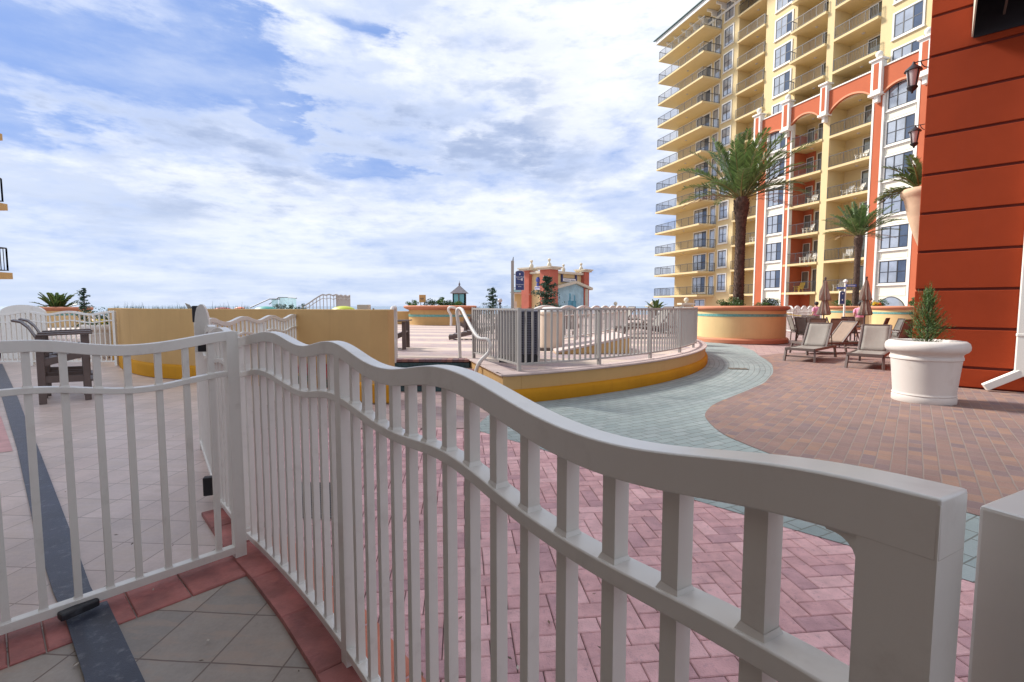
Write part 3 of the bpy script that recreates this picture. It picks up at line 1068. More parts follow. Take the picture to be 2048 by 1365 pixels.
hinge = thing('wavy_fence', 'short taupe fence panel between the gate post and the black hinges', 'fence', (*REAR[1], 0))
L1 = (Vector(REAR[1]) - Vector(REAR[0])).length
wavy_parts(hinge, [REAR[0], REAR[1]], wave(1.285, .028, .80, .42), wave(1.088, .022, .80, .42), 0.075, [L1 - 0.1 * i for i in range(1, 6)], [0.03, L1], MT['fence'])
leaf = thing('garden_gate', 'narrow taupe latch gate with a pointed oval plate rising above its top rail', 'gate', (*REAR[2], 0))
pa, pb = Vector(REAR[1]), Vector(REAR[3])
dd = (pb - pa).normalized()
Lf = (pb - pa).length - 0.14
wavy_parts(leaf, [tuple(pa + dd * 0.14), tuple(pb)], wave(1.285, .030, .80, .1), wave(1.085, .026, .80, .1), 0.075, [0.1 * i for i in range(1, int(Lf / 0.1))], [0.0, Lf], MT['fence'])
mb = MB()
fc = atY(405, 645, 3.72)
prof = [(0.062 * math.sin(math.pi * min(1, (1 - t) * 0.62 + 0.0)) if t > 0 else 0.062, t) for t in np.linspace(0, 1, 9)]
out = [(-0.064, -0.22), (-0.056, 0.02), (-0.047, 0.085), (-0.034, 0.125), (-0.016, 0.146), (0, 0.152), (0.014, 0.147), (0.030, 0.126), (0.044, 0.085), (0.056, 0.02), (0.066, -0.22)]
n_ = len(out)
hz = 1.315
vs = [(fc[0] + x, fc[1] + 0.012, hz + z) for x, z in out] + [(fc[0] + x, fc[1] - 0.012, hz + z) for x, z in out]
mb.add(vs, [tuple(range(n_)), tuple(range(2 * n_ - 1, n_ - 1, -1))] + [(i, (i + 1) % n_, n_ + (i + 1) % n_, n_ + i) for i in range(n_)])
mb.build('latch_plate', MT['fence'], leaf, bevel=0.004)
mb = MB()
q = atY(395, 626, 3.78)
mb.box((q[0], q[1], q[2] - 0.01), (0.055, 0.06, 0.13))
mb.build('latch', MT['black'], leaf, bevel=0.008)
for py in (690, 972):
    q = atY(406 if py < 800 else 417, py, 3.42 if py > 800 else 3.6)
    mb = MB()
    mb.box((q[0], q[1], q[2]), (0.06, 0.055, 0.135 if py > 800 else 0.10), R(20))
    mb.build('hinge', MT['black'], leaf, bevel=0.006)

run = thing('wavy_fence', 'taupe wavy fence seen end on, running back to the tan wall', 'fence', (*REAR[5], 0))
rp = [REAR[4], REAR[5], REAR[6], REAR[7]]
Lr = sum((Vector(b) - Vector(a)).length for a, b in zip(rp, rp[1:]))
wavy_parts(run, rp, wave(1.288, .030, .86, .30), wave(1.09, .024, .86, .30), 0.075, [0.115 * i for i in range(1, int(Lr / 0.115)) if abs(0.115 * i - 1.72) > .05], [0.0, 1.72, Lr - 0.02], MT['fence'])

# neighbouring post at the right edge
c = Vector((0.405, 0.405, 0))
e1 = Vector((math.sin(R(64)), math.cos(R(64)), 0))
e2 = Vector((math.cos(R(64)), -math.sin(R(64)), 0))
mb = MB()
mb.frame_box(c + e1 * .045 + e2 * .045 + Vector((0, 0, .639)), e1 * .045, e2 * .045, (0, 0, .639))
tag(mb.build('fence_post', MT['fence'], bevel=0.003), 'grey square fence post cut off by the right edge', 'post')

# ------------------------------------------------------------------ tan curved wall at the left
WPX = [(221, 714), (237.5, 724.5), (250, 739), (275, 749), (312, 756), (375, 761), (450, 767), (540, 776), (640, 788), (700, 799), (744, 808)]
wp = densify([tuple(ground(x, y)[:2]) for x, y in WPX], 5)
tanw = thing('tan_wall', 'curved tan stucco wall with a mustard base band, ending in a pier by the steps', 'wall', (*wp[20], 0))
mb = MB()
mb.wall_strip(wp, 0, 1.40, 0.28, 1)
mb.build('wall_face', MT['tan'], tanw, smooth=40, bevel=0.01)
# band: a proud strip, slightly bulged
mb = MB()
P = [Vector((p[0], p[1], 0)) for p in wp]
vs, fs = [], []
prof = [(0.000, 0.02), (0.055, 0.02), (0.055, 0.25), (0.035, 0.285), (0.0, 0.30)]
for i, p in enumerate(P):
    d = (P[min(i + 1, len(P) - 1)] - P[max(i - 1, 0)]).normalized()
    n = Vector((d.y, -d.x, 0))
    vs += [tuple(p + n * (r + .002) + Vector((0, 0, z))) for r, z in prof]
k_ = len(prof)
for i in range(len(P) - 1):
    for k in range(k_ - 1):
        fs.append((i * k_ + k, (i + 1) * k_ + k, (i + 1) * k_ + k + 1, i * k_ + k + 1))
fs += [tuple(range(k_)), tuple(range((len(P) - 1) * k_, len(P) * k_))]
mb.add(vs, fs)
mb.build('base_band', MT['mustard'], tanw, smooth=50)
pe = Vector((*ground(762, 808)[:2], 0))
mb = MB()
mb.box((pe.x, pe.y + 0.16, 0.70), (0.27, 0.36, 1.404))
mb.build('end_pier', MT['tan'], tanw, bevel=0.015)
mb = MB()
mb.box((pe.x, pe.y + 0.15, 0.16), (0.33, 0.42, 0.28))
mb.build('base_band', MT['mustard'], tanw, bevel=0.02)
q = atY(728, 617, 8.9)
mb = MB()
mb.box((q[0], q[1], 1.43), (0.20, 0.20, 0.10))
mb.box((q[0], q[1], 1.40), (0.14, 0.14, 0.06))
mb.build('pier_cap', MT['stone'], tanw, bevel=0.01)

# ------------------------------------------------------------------ raised pool deck
deck_poly = [c0] + arcpts[1:] + [(DC.x + (DR + 1.2) * math.cos(A_END + .35), DC.y + DR * math.sin(A_END + .35) + 1.5), (9, 26), (12, 40), (12, 60), (-40, 60), (-40, 13.5), (-9, 13.5), (-4.4, 9.6), (D_LEFT[0] - 1.6, 9.5), (D_LEFT[0], D_LEFT[1])]
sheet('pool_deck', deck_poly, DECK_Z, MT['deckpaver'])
deckw = thing('deck_wall', 'low curved wall of the raised pool deck, tan above a bulging mustard band', 'wall', (*arcpts[8], 0))
facepath = [(D_LEFT[0], D_LEFT[1])] + [c0] + arcpts[1:]
fp2 = []
for a, b in zip(facepath, facepath[1:]):
    for i in range(4):
        fp2.append((a[0] + (b[0] - a[0]) * i / 4, a[1] + (b[1] - a[1]) * i / 4))
fp2.append(facepath[-1])
mb = MB()
mb.wall_strip(fp2, 0, DECK_Z - 0.012, 0.30, 1)
mb.build('wall_face', MT['tan'], deckw, smooth=40)
P = [Vector((p[0], p[1], 0)) for p in fp2]


def proud(prof, m, name, root, P):
    mb = MB()
    vs, fs = [], []
    for i, p in enumerate(P):
        a_, b_2 = P[max(i - 1, 0)], P[min(i + 1, len(P) - 1)]
        d = (b_2 - a_).normalized()
        n = Vector((d.y, -d.x, 0))
        vs += [tuple(p + n * r + Vector((0, 0, z))) for r, z in prof]
    k_ = len(prof)
    for i in range(len(P) - 1):
        for k in range(k_ - 1):
            fs.append((i * k_ + k, (i + 1) * k_ + k, (i + 1) * k_ + k + 1, i * k_ + k + 1))
    fs += [tuple(range(k_)), tuple(range((len(P) - 1) * k_, len(P) * k_))]
    mb.add(vs, fs)
    return mb.build(name, m, root, smooth=50)


proud([(-0.02, 0.012), (0.045, 0.012), (0.06, 0.06), (0.06, 0.16), (0.045, 0.205), (0.002, 0.225)], MT['mustard'], 'base_band', deckw, P)
proud([(-0.002, DECK_Z + 0.008), (0.03, DECK_Z + 0.008), (0.035, DECK_Z - 0.012), (0.0, DECK_Z - 0.03)], MT['deckcap'], 'coping', deckw, P)
sheet('deck_edge_paving', arcpts + [deck_arc(a_start + (A_END - a_start) * i / 40, -0.30) for i in range(40, -1, -1)], DECK_Z + 0.008, MT['deckcap'])
_sd = (Vector((D_LEFT[0], D_LEFT[1])) - Vector(c0)).normalized()
_sn = Vector((_sd.y, -_sd.x)) * 0.26
_a, _b = Vector(c0) + _sd * 0.02, Vector((D_LEFT[0], D_LEFT[1]))
sheet('deck_edge_paving', [tuple(_a), tuple(_b), tuple(_b + _sn), tuple(_a + _sn)], DECK_Z + 0.004, MT['deckcap'])

# steps between the pier and the deck
st = thing('steps', 'three brick edged steps with dark teal tiled risers between pier and deck', 'steps', (-1.6, 8.6, 0))
xl, xr = pe.x - 0.75, c0[0] - 0.05
for i in range(3):
    y = 8.10 + 0.44 * i
    z = 0.15 * (i + 1)
    f = (y - c0[1]) / (D_LEFT[1] - c0[1])
    xe = c0[0] + (D_LEFT[0] - c0[0]) * min(1, max(0, f)) - 0.03
    mb = MB()
    mb.box(((xl + xe) / 2, y + 0.5, z / 2 - 0.03), (xe - xl, 1.0, z - 0.06))
    mb.build('riser', MT['tealdark'], st)
    mb = MB()
    mb.box(((xl + xe) / 2, y + 0.60, z - 0.028), (xe - xl, 0.80, 0.04))
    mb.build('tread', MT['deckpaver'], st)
    mb = MB()
    nb = max(4, int((xe - xl) / 0.105))
    for k in range(nb):
        x0 = xl + (xe - xl) * k / nb
        mb.box((x0 + (xe - xl) / nb / 2, y + 0.10, z - 0.022), ((xe - xl) / nb - 0.005, 0.23, 0.05))
    mb.build('nosing', mat('nosing_brick', (0.20, 0.10, 0.10), 0.7, 0.1, 8, palette=[(0.20, 0.10, 0.10), (0.28, 0.14, 0.12), (0.17, 0.10, 0.11)], bump=0.4) if i == 0 else bpy.data.materials['nosing_brick'], st, bevel=0.004)


def handrail(pts, r, label, name='handrail', group=None, m='fence_far'):
    mb = MB()
    mb.tube(densify(pts, 6), r, 10)
    return tag(mb.build(name, MT[m], smooth=60), label, 'handrail', group)


def P3(px, py, Y):
    return tuple(atY(px, py, Y))


handrail([P3(950, 752, 8.15), P3(958, 727, 8.17), P3(977, 706, 8.2), P3(981, 692, 8.2), P3(975, 680, 8.25), P3(958, 677, 8.35), P3(945, 660, 8.6), P3(930, 632, 9.1), P3(924, 620, 9.3), P3(917, 618, 9.4), P3(914, 626, 9.4), P3(918, 660, 9.35), P3(920, 716, 9.3)],
         0.033, 'bent pale steel handrail at the right of the steps beside the grey railing')
handrail([P3(789, 726, 8.45), P3(790, 690, 8.45), P3(787, 676, 8.47), P3(785, 640, 8.5), P3(784, 619, 8.55), P3(788, 616, 8.9), P3(791, 625, 9.1), P3(792, 716, 9.15)], 0.033, 'straight pale steel handrail beside the tan pier at the left of the steps')
handrail([P3(902, 652, 23), P3(902, 632, 23), P3(897, 622, 23), P3(898, 616, 23), P3(905, 615, 23), P3(914, 619, 23.4), P3(920, 630, 24)], 0.055, 'small curved pool handrail in front of the round lipped planter')


# ------------------------------------------------------------------ grey railing on the deck
def railing(root, path, ztop, z0, zbot, sp, posts, m, pk=0.026, post=0.055, top=(0.045, 0.03), bot=(0.04, 0.03), seg=.15, maxp=100):
    P = [Vector((p[0], p[1], 0)) for p in path]
    Ls = [0.0]
    for a, b in zip(P, P[1:]):
        Ls.append(Ls[-1] + (b - a).length)
    L = Ls[-1]
    xs, ys = [p.x for p in P], [p.y for p in P]
    at = lambda s: (float(np.interp(s, Ls, xs)), float(np.interp(s, Ls, ys)))
    S = [L * i / max(2, int(L / seg)) for i in range(max(2, int(L / seg)) + 1)]
    MB().sweep([(*at(s), ztop) for s in S], *top).build('top_rail', m, root)
    MB().sweep([(*at(s), zbot + bot[1]) for s in S], *bot).build('bottom_rail', m, root)
    n = int(L / sp)
    cnt = 0
    for i in range(1, n + 1):
        s = L * i / (n + 1)
        x, y = at(s)
        x2, y2 = at(min(L, s + .05))
        x1, y1 = at(max(0, s - .05))
        yaw = math.atan2(y2 - y1, x2 - x1)
        if any(abs(s - q) < sp * 0.6 for q in posts):
            continue
        cnt += 1
        if cnt > maxp:
            break
        mb = MB()
        mb.box((x, y, (zbot + ztop - .02) / 2 + 0.01), (pk, pk, ztop - zbot - .03), yaw)
        mb.build('picket', m, root)
    for s in posts:
        x, y = at(min(L, s))
        x2, y2 = at(min(L, s + .05))
        x1, y1 = at(max(0, s - .05))
        mb = MB()
        mb.box((x, y, (z0 + ztop + 0.012) / 2), (post, post, ztop + 0.012 - z0), math.atan2(y2 - y1, x2 - x1))
        mb.build('post', m, root, bevel=0.003)
    return L


cdir = Vector((c0[0] - DC.x, c0[1] - DC.y)).normalized()
corner = (c0[0] - 0.02, c0[1] + 0.16)
corner = tuple(ground(1038, 744, DECK_Z)[:2])
lft = (D_LEFT[0] + 0.10, D_LEFT[1] + 0.02)
rs = thing('deck_railing', 'straight grey picket railing along the steps side of the raised deck', 'railing', (*lft, DECK_Z))
railing(rs, [lft, corner], 1.415, DECK_Z, DECK_Z + 0.10, 0.12, [0.03], MT['rail_grey'])
rc = thing('deck_railing', 'long curved grey picket railing on the front edge of the raised deck', 'railing', (*corner, DECK_Z))
aa0 = math.atan2(corner[1] - DC.y, corner[0] - DC.x)
ro = math.hypot(corner[0] - DC.x, corner[1] - DC.y) - DR
rpath = [(DC.x + (DR + ro) * math.cos(a), DC.y + (DR + ro) * math.sin(a)) for a in np.linspace(aa0, A_END - 0.02, 60)]
railing(rc, rpath, 1.415, DECK_Z, DECK_Z + 0.10, 0.118, [0.0, 1.62, 3.15, 4.65, 6.1, 7.5, 8.8], MT['rail_grey'], seg=.2)
# ------------------------------------------------------------------ apartment tower
TC = Vector((23.55, 70.0, 0))
TD = Vector((0.329, -0.944, 0)).normalized()       # along the facade, towards us
TN = Vector((-0.944, -0.329, 0)).normalized()      # out of the facade
FL = 3.0
Z0 = 2.92


def T(s, o, z):
    p = TC + TD * s + TN * o
    return (p.x, p.y, z)


def fb(mb, s0, s1, o0, o1, z0, z1):
    c = Vector(T((s0 + s1) / 2, (o0 + o1) / 2, (z0 + z1) / 2))
    return mb.frame_box(c, TD * (s1 - s0) / 2, TN * (o1 - o0) / 2, (0, 0, (z1 - z0) / 2))


tower = thing('apartment_tower', 'tall yellow apartment tower with balconies, its lower storeys faced in coral and white', 'building', T(17, 0, 0))
NF = 12
ROOFZ = 38.7
PAR0, PAR1 = 20.55, 22.15
mb = MB()
fb(mb, 0, 36, -15, -1.9, 0, ROOFZ)
fb(mb, 0, 10.8, -1.9, 0, 0, ROOFZ)
fb(mb, 14.8, 18.8, -1.9, 0, 0, ROOFZ)
fb(mb, 22.5, 23.2, -1.9, 0.35, 0, ROOFZ)
fb(mb, 27.3, 36, -1.9, 0, 0, ROOFZ)
mb.build('wall', MT['yellow'], tower)
# roof: overhanging soffit, pale fascia, teal edge
mb = MB()
fb(mb, -2.0, 38, -15, 2.4, ROOFZ - 0.12, ROOFZ + 0.02)
mb.build('soffit', MT['yellow'], tower)
mb = MB()
fb(mb, -2.1, 38, 2.4, 2.55, ROOFZ - 0.2, ROOFZ + 0.45)
fb(mb, -2.1, -1.95, -15, 2.4, ROOFZ - 0.2, ROOFZ + 0.45)
mb.build('fascia', MT['white'], tower)
mb = MB()
mb.add([T(-2.4, 2.8, ROOFZ + .45), T(38, 2.8, ROOFZ + .45), T(38, -6, ROOFZ + 4.5), T(5, -6, ROOFZ + 4.5), T(-2.4, -15, ROOFZ + .45), T(38, -15, ROOFZ + .45)],
       [(0, 1, 2, 3), (0, 3, 4), (4, 3, 2, 5)])
fb(mb, -2.4, 38, 2.55, 2.8, ROOFZ + .36, ROOFZ + .45)
mb.build('roof', MT['roof'], tower)
for i in range(14):
    s = -1 + i * 1.6
    mb = MB()
    fb(mb, s - .09, s + .09, 0, 1.5, ROOFZ - .42, ROOFZ - .14)
    fb(mb, s - .09, s + .09, 0, 0.8, ROOFZ - .85, ROOFZ - .42)
    mb.build('bracket', MT['white'], tower)
mb = MB()
fb(mb, 0.003, 36, 0, 0.12, ROOFZ - 1.15, ROOFZ - .9)
mb.build('cornice', MT['white'], tower)


def window(s0, s1, z0, z1, o, cols, rows, m='glass', name='window', trim=0.14, sill=True):
    if trim:
        mb = MB()
        for (a, b, c_, d) in ((s0 - trim, s0, z0 - trim, z1 + trim), (s1, s1 + trim, z0 - trim, z1 + trim), (s0, s1, z1, z1 + trim), (s0, s1, z0 - trim, z0)):
            fb(mb, a, b, o, o + 0.07, c_, d)
        if sill:
            fb(mb, s0 - trim - .05, s1 + trim + .05, o, o + 0.14, z0 - trim - .08, z0 - trim)
    mbf = MB()
    f = 0.07
    for (a, b, c_, d) in ((s0, s0 + f, z0, z1), (s1 - f, s1, z0, z1), (s0 + f, s1 - f, z1 - f, z1), (s0 + f, s1 - f, z0, z0 + f)):
        fb(mbf, a, b, o, o + 0.05, c_, d)
    for i in range(1, cols):
        x = s0 + (s1 - s0) * i / cols
        fb(mbf, x - .04, x + .04, o, o + 0.045, z0 + f, z1 - f)
    for i in range(1, rows):
        zz = z0 + (z1 - z0) * i / rows
        fb(mbf, s0 + f, s1 - f, o, o + 0.04, zz - .03, zz + .03)
    w = mbf.build(name, MT['darkframe'], tower)
    if trim:
        mb.build('trim', MT['white'], w)
    mb = MB()
    for i in range(cols):
        fb(mb, s0 + (s1 - s0) * i / cols + .02, s0 + (s1 - s0) * (i + 1) / cols - .02, o + .004, o + 0.02, z0 + .03, z1 - .03)
    mb.build('pane', MT[m], w)
    return w


def rail_run(mb, pts, z, h=1.07, sp=0.14):
    for a, b in zip(pts, pts[1:]):
        a, b = Vector((*a, 0)), Vector((*b, 0))
        mb.beam(a + Vector((0, 0, z + h)), b + Vector((0, 0, z + h)), .05, .05)
        mb.beam(a + Vector((0, 0, z + .10)), b + Vector((0, 0, z + .10)), .035, .035)
        L = (b - a).length
        n = max(1, int(L / sp))
        for i in range(n + 1):
            p = a + (b - a) * i / n
            w = .045 if i % 10 == 0 or i == n else .018
            mb.box((p.x, p.y, z + h / 2 + .04), (w, w, h - .08), math.atan2((b - a).y, (b - a).x))


def balcony(s0, s1, o0, o1, z, th=0.22, ends=(False, False), wrap=None):
    mb = MB()
    fb(mb, s0, s1, o0, o1, z - th, z)
    if wrap:
        fb(mb, s0, -0.0, -wrap, o0, z - th, z)
    b = mb.build('balcony', MT['yellow'], tower)
    e = 0.07
    pts = []
    if ends[0]:
        pts.append(T(s0 + e, max(o0, (-wrap if wrap else 0.0)), 0)[:2])
    pts += [T(s0 + e, o1 - e, 0)[:2], T(s1 - e, o1 - e, 0)[:2]]
    if ends[1]:
        pts.append(T(s1 - e, 0.02, 0)[:2])
    mb = MB()
    rail_run(mb, pts, z)
    mb.build('railing', MT['railblack'], b)
    # ceiling lamp under the slab above is a part of this slab
    mb = MB()
    p = T((s0 + s1) / 2, (o0 + o1) / 2, z - th - .05)
    mb.lathe([(0.0, -.03), (.13, -.02), (.15, .05)], p, 10)
    mb.build('lamp', MT['lampglass'], b)
    return b


for k in range(NF):
    z = Z0 + FL * k
    balcony(-1.1, 8.0, -0.0 + .002, 2.74, z, ends=(True, True), wrap=3.0)
    window(3.9, 6.3, z + .40 if k % 1 == 0 else z, z + 2.42, 0.004, 3, 2)
    window(6.95, 7.8, z + .06, z + 2.42, 0.004, 1, 1, name='balcony_door', trim=0.1, sill=False)
    window(8.55, 9.9, z + .55, z + 2.55, 0.004, 2, 2)
    balcony(10.8, 14.8, -1.9 + .002, 0.25, z)
    window(12.9, 14.55, z + .05, z + 2.35, -1.896, 2, 1, m='glassdark', name='balcony_door', trim=0.1, sill=False)
    balcony(18.55, 22.5, -1.9 + .002, 0.65 if k > 6 else 0.45, z, ends=(True, False))
    if k != 6 and k < NF:
        window(20.3, 22.35, z + .05, z + 2.4, -1.896, 2, 1, m='glassdark', name='balcony_door', trim=0.1, sill=False)
    balcony(23.2, 27.3, -1.9 + .002, 0.40, z)
    window(25.0, 27.15, z + .05, z + 2.4, -1.896, 2, 1, m='glassdark', name='balcony_door', trim=0.1, sill=False)
    low = z < 20
    o = 0.22 if low else 0.004
    window(16.15, 18.2, z + .55, z + 2.5, o, 3, 2)
    window(28.45, 30.65, z + .55, z + 2.5, o, 3, 2)
# street level
window(4.4, 6.3, 0.5, 2.3, .004, 2, 1)
for (a, b) in ((16.15, 18.2), (28.45, 30.65)):
    mb = MB()
    n = 14
    pts = [(a, 0.5)] + [(a + (b - a) * i / n, 1.55 + 0.75 * math.sin(math.pi * i / n) ** 0.7) for i in range(n + 1)] + [(b, .5)]
    for oo, mm, nm in ((0.235, 'darkframe', 'window'),):
        vs = [T(x, oo, zz) for x, zz in pts] + [T(x, oo - .05, zz) for x, zz in pts]
        m_ = len(pts)
        mb.add(vs, [tuple(range(m_))] + [(i, (i + 1) % m_, m_ + (i + 1) % m_, m_ + i) for i in range(m_)])
    w = mb.build('window', MT['darkframe'], tower)
    cx_, cz_ = (a + b) / 2, 1.2
    pts2 = [(cx_ + (x - cx_) * .94, cz_ + (zz - cz_) * .93) for x, zz in pts]
    mb = MB()
    vs = [T(x, .250, zz) for x, zz in pts2] + [T(x, .24, zz) for x, zz in pts2]
    mb.add(vs, [tuple(range(m_))] + [(i, (i + 1) % m_, m_ + (i + 1) % m_, m_ + i) for i in range(m_)])
    mb.build('pane', MT['glass'], w)
for s in (20.8, 25.2):
    window(s, s + 1.3, 0.05, 2.3, -1.896, 2, 1, m='glassdark', name='entrance_door', trim=.1, sill=False)

# coral and white facing of the lower storeys
for (a, b, o) in ((14.82, 15.95, .42), (18.42, 18.98, .42), (27.32, 28.15, .42), (30.95, 32.1, .42)):
    mb = MB()
    fb(mb, a, b, .003, o, 0, PAR0)
    mb.build('pilaster', MT['coral'], tower)
    for e in (a - .0, b - .16):
        mb = MB()
        fb(mb, e - (.10 if e == a else -.10), e + (.06 if e == a else .26), .002, o + .035, 0, PAR0)
        mb.build('trim', MT['white'], tower)
for (a, b) in ((15.95, 18.42), (28.15, 30.95)):
    mb = MB()
    fb(mb, a + .002, b - .002, .003, .215, 0, PAR0 - .05)
    mb.build('facing', MT['spandrel'], tower)
    for k in range(-1, 6):
        z = Z0 + FL * k
        mb = MB()
        z0, z1 = z + 2.72, z + 3.30
        m0, m1 = a + .30, b - .30
        if k < 0:
            z0, z1 = z + 2.45, z + 3.25
        for (q0, q1, y0, y1) in ((m0, m1, z1 - .05, z1), (m0, m1, z0, z0 + .05), (m0, m0 + .05, z0 + .05, z1 - .05), (m1 - .05, m1, z0 + .05, z1 - .05)):
            fb(mb, q0, q1, .216, .25, y0, y1)
        mb.build('panel', MT['white'], tower)
# coral reveals inside balcony bay two
mb = MB()
fb(mb, 18.803, 18.95, -1.89, .3, 0, 19.5)
fb(mb, 18.95, 20.05, -1.89, -1.80, 0, 19.5)
mb.build('coral_panel', MT['coral'], tower)
for k in range(6):
    z = Z0 + FL * k
    window(19.15, 19.85, z + .5, z + 2.2, -1.797, 1, 1, m='glassdark', trim=0.06, sill=False)
# parapet with shallow arches and capped piers
for (a, b, dip) in ((14.9, 18.5, .5), (18.7, 22.3, .9), (23.2, 27.3, .9), (28.2, 31.0, .5)):
    mb = MB()
    n = 20
    top = [(a + (b - a) * i / n, PAR1) for i in range(n + 1)]
    bot = [(a + (b - a) * i / n, PAR0 - .75 + dip * 1.25 * math.sin(math.pi * i / n) ** .6) for i in range(n + 1)]
    for (o0, o1) in ((0.40, 0.62),):
        vs = [T(x, o1, z) for x, z in top] + [T(x, o1, z) for x, z in bot] + [T(x, o0, z) for x, z in top] + [T(x, o0, z) for x, z in bot]
        q = n + 1
        fs = []
        for i in range(n):
            fs += [(i, i + 1, q + i + 1, q + i), (2 * q + i, 3 * q + i, 3 * q + i + 1, 2 * q + i + 1), (i, 2 * q + i, 2 * q + i + 1, i + 1), (q + i, q + i + 1, 3 * q + i + 1, 3 * q + i)]
        fs += [(0, q, 3 * q, 2 * q), (n, 2 * q + n, 3 * q + n, q + n)]
        mb.add(vs, fs)
    mb.build('arched_parapet', MT['coral'], tower)
    mb = MB()
    fb(mb, a, b, .37, .70, PAR1 + .002, PAR1 + .12)
    mb.build('coping', MT['white'], tower)
    mb = MB()                                    # arch rib
    vs = []
    for x, z in bot:
        vs += [T(x, .625, z), T(x, .625, z + .16), T(x, .67, z + .16), T(x, .67, z)]
    fs = []
    for i in range(n):
        for k in range(4):
            k2 = (k + 1) % 4
            fs.append((4 * i + k, 4 * i + k2, 4 * i + 4 + k2, 4 * i + 4 + k))
    mb.add(vs, fs)
    mb.build('arch_rib', mat('coral_rib', (0.62, 0.27, 0.15), .8) if 'coral_rib' not in bpy.data.materials else bpy.data.materials['coral_rib'], tower)
for s in (14.9, 18.6, 22.85, 27.75, 31.5):
    big = s != 22.85
    h = 0.43 if big else .34
    mb = MB()
    fb(mb, s - h, s + h, .3, .95, PAR0 - .5, PAR1 + .65)
    fb(mb, s - h - .13, s + h + .13, .2, 1.1, PAR1 + .65, PAR1 + .80)
    fb(mb, s - h - .10, s + h + .10, .25, 1.1, PAR0 - .7, PAR0 - .5)
    fb(mb, s - h * .4, s + h * .4, .35, .85, PAR0 - 1.25, PAR0 - .7)
    p = mb.build('pier', MT['white'], tower)
    mb = MB()
    fb(mb, s - h * .5, s + h * .5, 0.95, .965, PAR0 - .2, PAR1 + .4)
    mb.build('inset', MT['coral'], p)
    if big:
        mb = MB()
        c_ = T(s, .65, PAR1 + .82)
        mb.lathe([(.0, 0), (.14, 0), (.12, .12), (.22, .2), (.29, .36), (.27, .52), (.16, .66), (0, .71)], c_, 14)
        mb.build('finial', MT['white'], p, smooth=60)

# chairs out on the balconies (small copies)
bch = thing('balcony_chair', 'white slatted chair on a balcony of the tower', 'chair', (0, 0, 0), 'chairs on the balconies')
mb = MB()
for sx in (-.28, .28):
    mb.box((sx, -.25, .3), (.07, .09, .6))
    mb.beam((sx, .35, .0), (sx, .10, .55), .06, .08)
    mb.box((sx, 0, .62), (.11, .75, .04))
for i in range(5):
    mb.box((-.24 + .12 * i, .05, .38), (.09, .6, .03))
for i in range(5):
    mb.beam((-.24 + .12 * i, .30, .35), (-.24 + .12 * i, .62, 1.05), .09, .03)
mb.build('slats', MT['white'], bch)
yaw0 = math.atan2(TN.y, TN.x) + math.pi / 2
spots = [(24.2, 0), (25.6, 3), (24.6, 3), (20.4, 1), (21.4, 1), (20.6, 2), (25.8, 4), (25.0, 1), (21.0, 3), (13.6, 2)]
for i, (s, k) in enumerate(spots):
    p = T(s, -.45, Z0 + FL * k + .002)
    if i == 0:
        bch.location, bch.rotation_euler = p, (0, 0, yaw0)
    else:
        c_ = dup(bch, p, yaw0 + random.uniform(-.4, .4))
ych = dup(bch, T(19.9, -.4, Z0 + .002), yaw0, 'yellow slatted chair on the lowest balcony of the tower', None)
for ch in ych.children:
    ch.data = ch.data.copy()
    ch.data.materials[0] = mat('yellow_plastic', (0.72, 0.50, 0.05), .5)
if 'group' in ych:
    del ych['group']

# ------------------------------------------------------------------ red building at the right
RC = Vector((*ground(1915, 778)[:2], 0))
RE = Vector((*ground(2048, 789)[:2], 0))
rd = (RE - RC).normalized()                         # along the wall, towards us
rn = Vector((rd.y, -rd.x, 0))
if rn.y > 0:
    rn = -rn                                        # out of the wall, towards us
# left corner of the wall: where the sight line at px 1830 meets it
dq = ray(1829, 600)
M_ = np.array([[rd.x, -dq[0]], [rd.y, -dq[1]]])
sol2 = np.linalg.solve(M_, -np.array([RC.x, RC.y]))
RK = RC + rd * float(sol2[0])
print('red corner', RK, 'dir', rd)
r2 = Vector((RK.x + 0.0, RK.y, 0)).normalized()     # second face recedes nearly along the sight line
r2 = Vector((r2.x * math.cos(-0.012) - r2.y * math.sin(-0.012), r2.x * math.sin(-0.012) + r2.y * math.cos(-0.012), 0))
red = thing('red_building', 'dark orange red stucco wall with level grooves and a white downpipe at the right', 'building', tuple(RK))
zs = [0.05] + [0.385 + 0.68 * i for i in range(0, 16)]
Lw, Ld = 7.0, 16.0
gh = 0.045


def redbox(mb, z0, z1, inset=0.0):
    a = RK + rd * inset - rn * inset
    p0 = RK + rd * inset + r2 * inset
    p1 = RK + rd * Lw + r2 * inset
    p2 = p1 + r2 * Ld
    p3 = RK + rd * inset + r2 * Ld
    mb.prism([(p0.x, p0.y), (p1.x, p1.y), (p2.x, p2.y), (p3.x, p3.y)], z0, z1)


mb = MB()
redbox(mb, 0.0, zs[-1], 0.03)
mb.build('wall_core', MT['redgroove'], red)
for a, b in zip(zs, zs[1:]):
    mb = MB()
    redbox(mb, a + (gh / 2 if a > .1 else 0), b - gh / 2)
    mb.build('wall_band', MT['redwall'], red, bevel=0.008)
# downpipe
dp = RC + rd * ((Vector((*ground(2042, 790)[:2], 0)) - RC).dot(rd) - 0.02)
q0 = dp + rn * 0.07
mb = MB()
mb.box((q0.x, q0.y, 5.0), (0.15, 0.11, 9.4), math.atan2(rd.y, rd.x))
for zz in (0.98, 3.9, 6.9):
    mb.box((q0.x, q0.y, zz), (0.165, 0.125, 0.05), math.atan2(rd.y, rd.x))
e0 = q0 + Vector((0, 0, 0.36))
e1 = q0 - rd * 0.42 + rn * 0.10 + Vector((0, 0, 0.085))
mb.beam(e0, e1, 0.11, 0.12)
mb.build('downpipe', MT['white'], red, bevel=0.01)
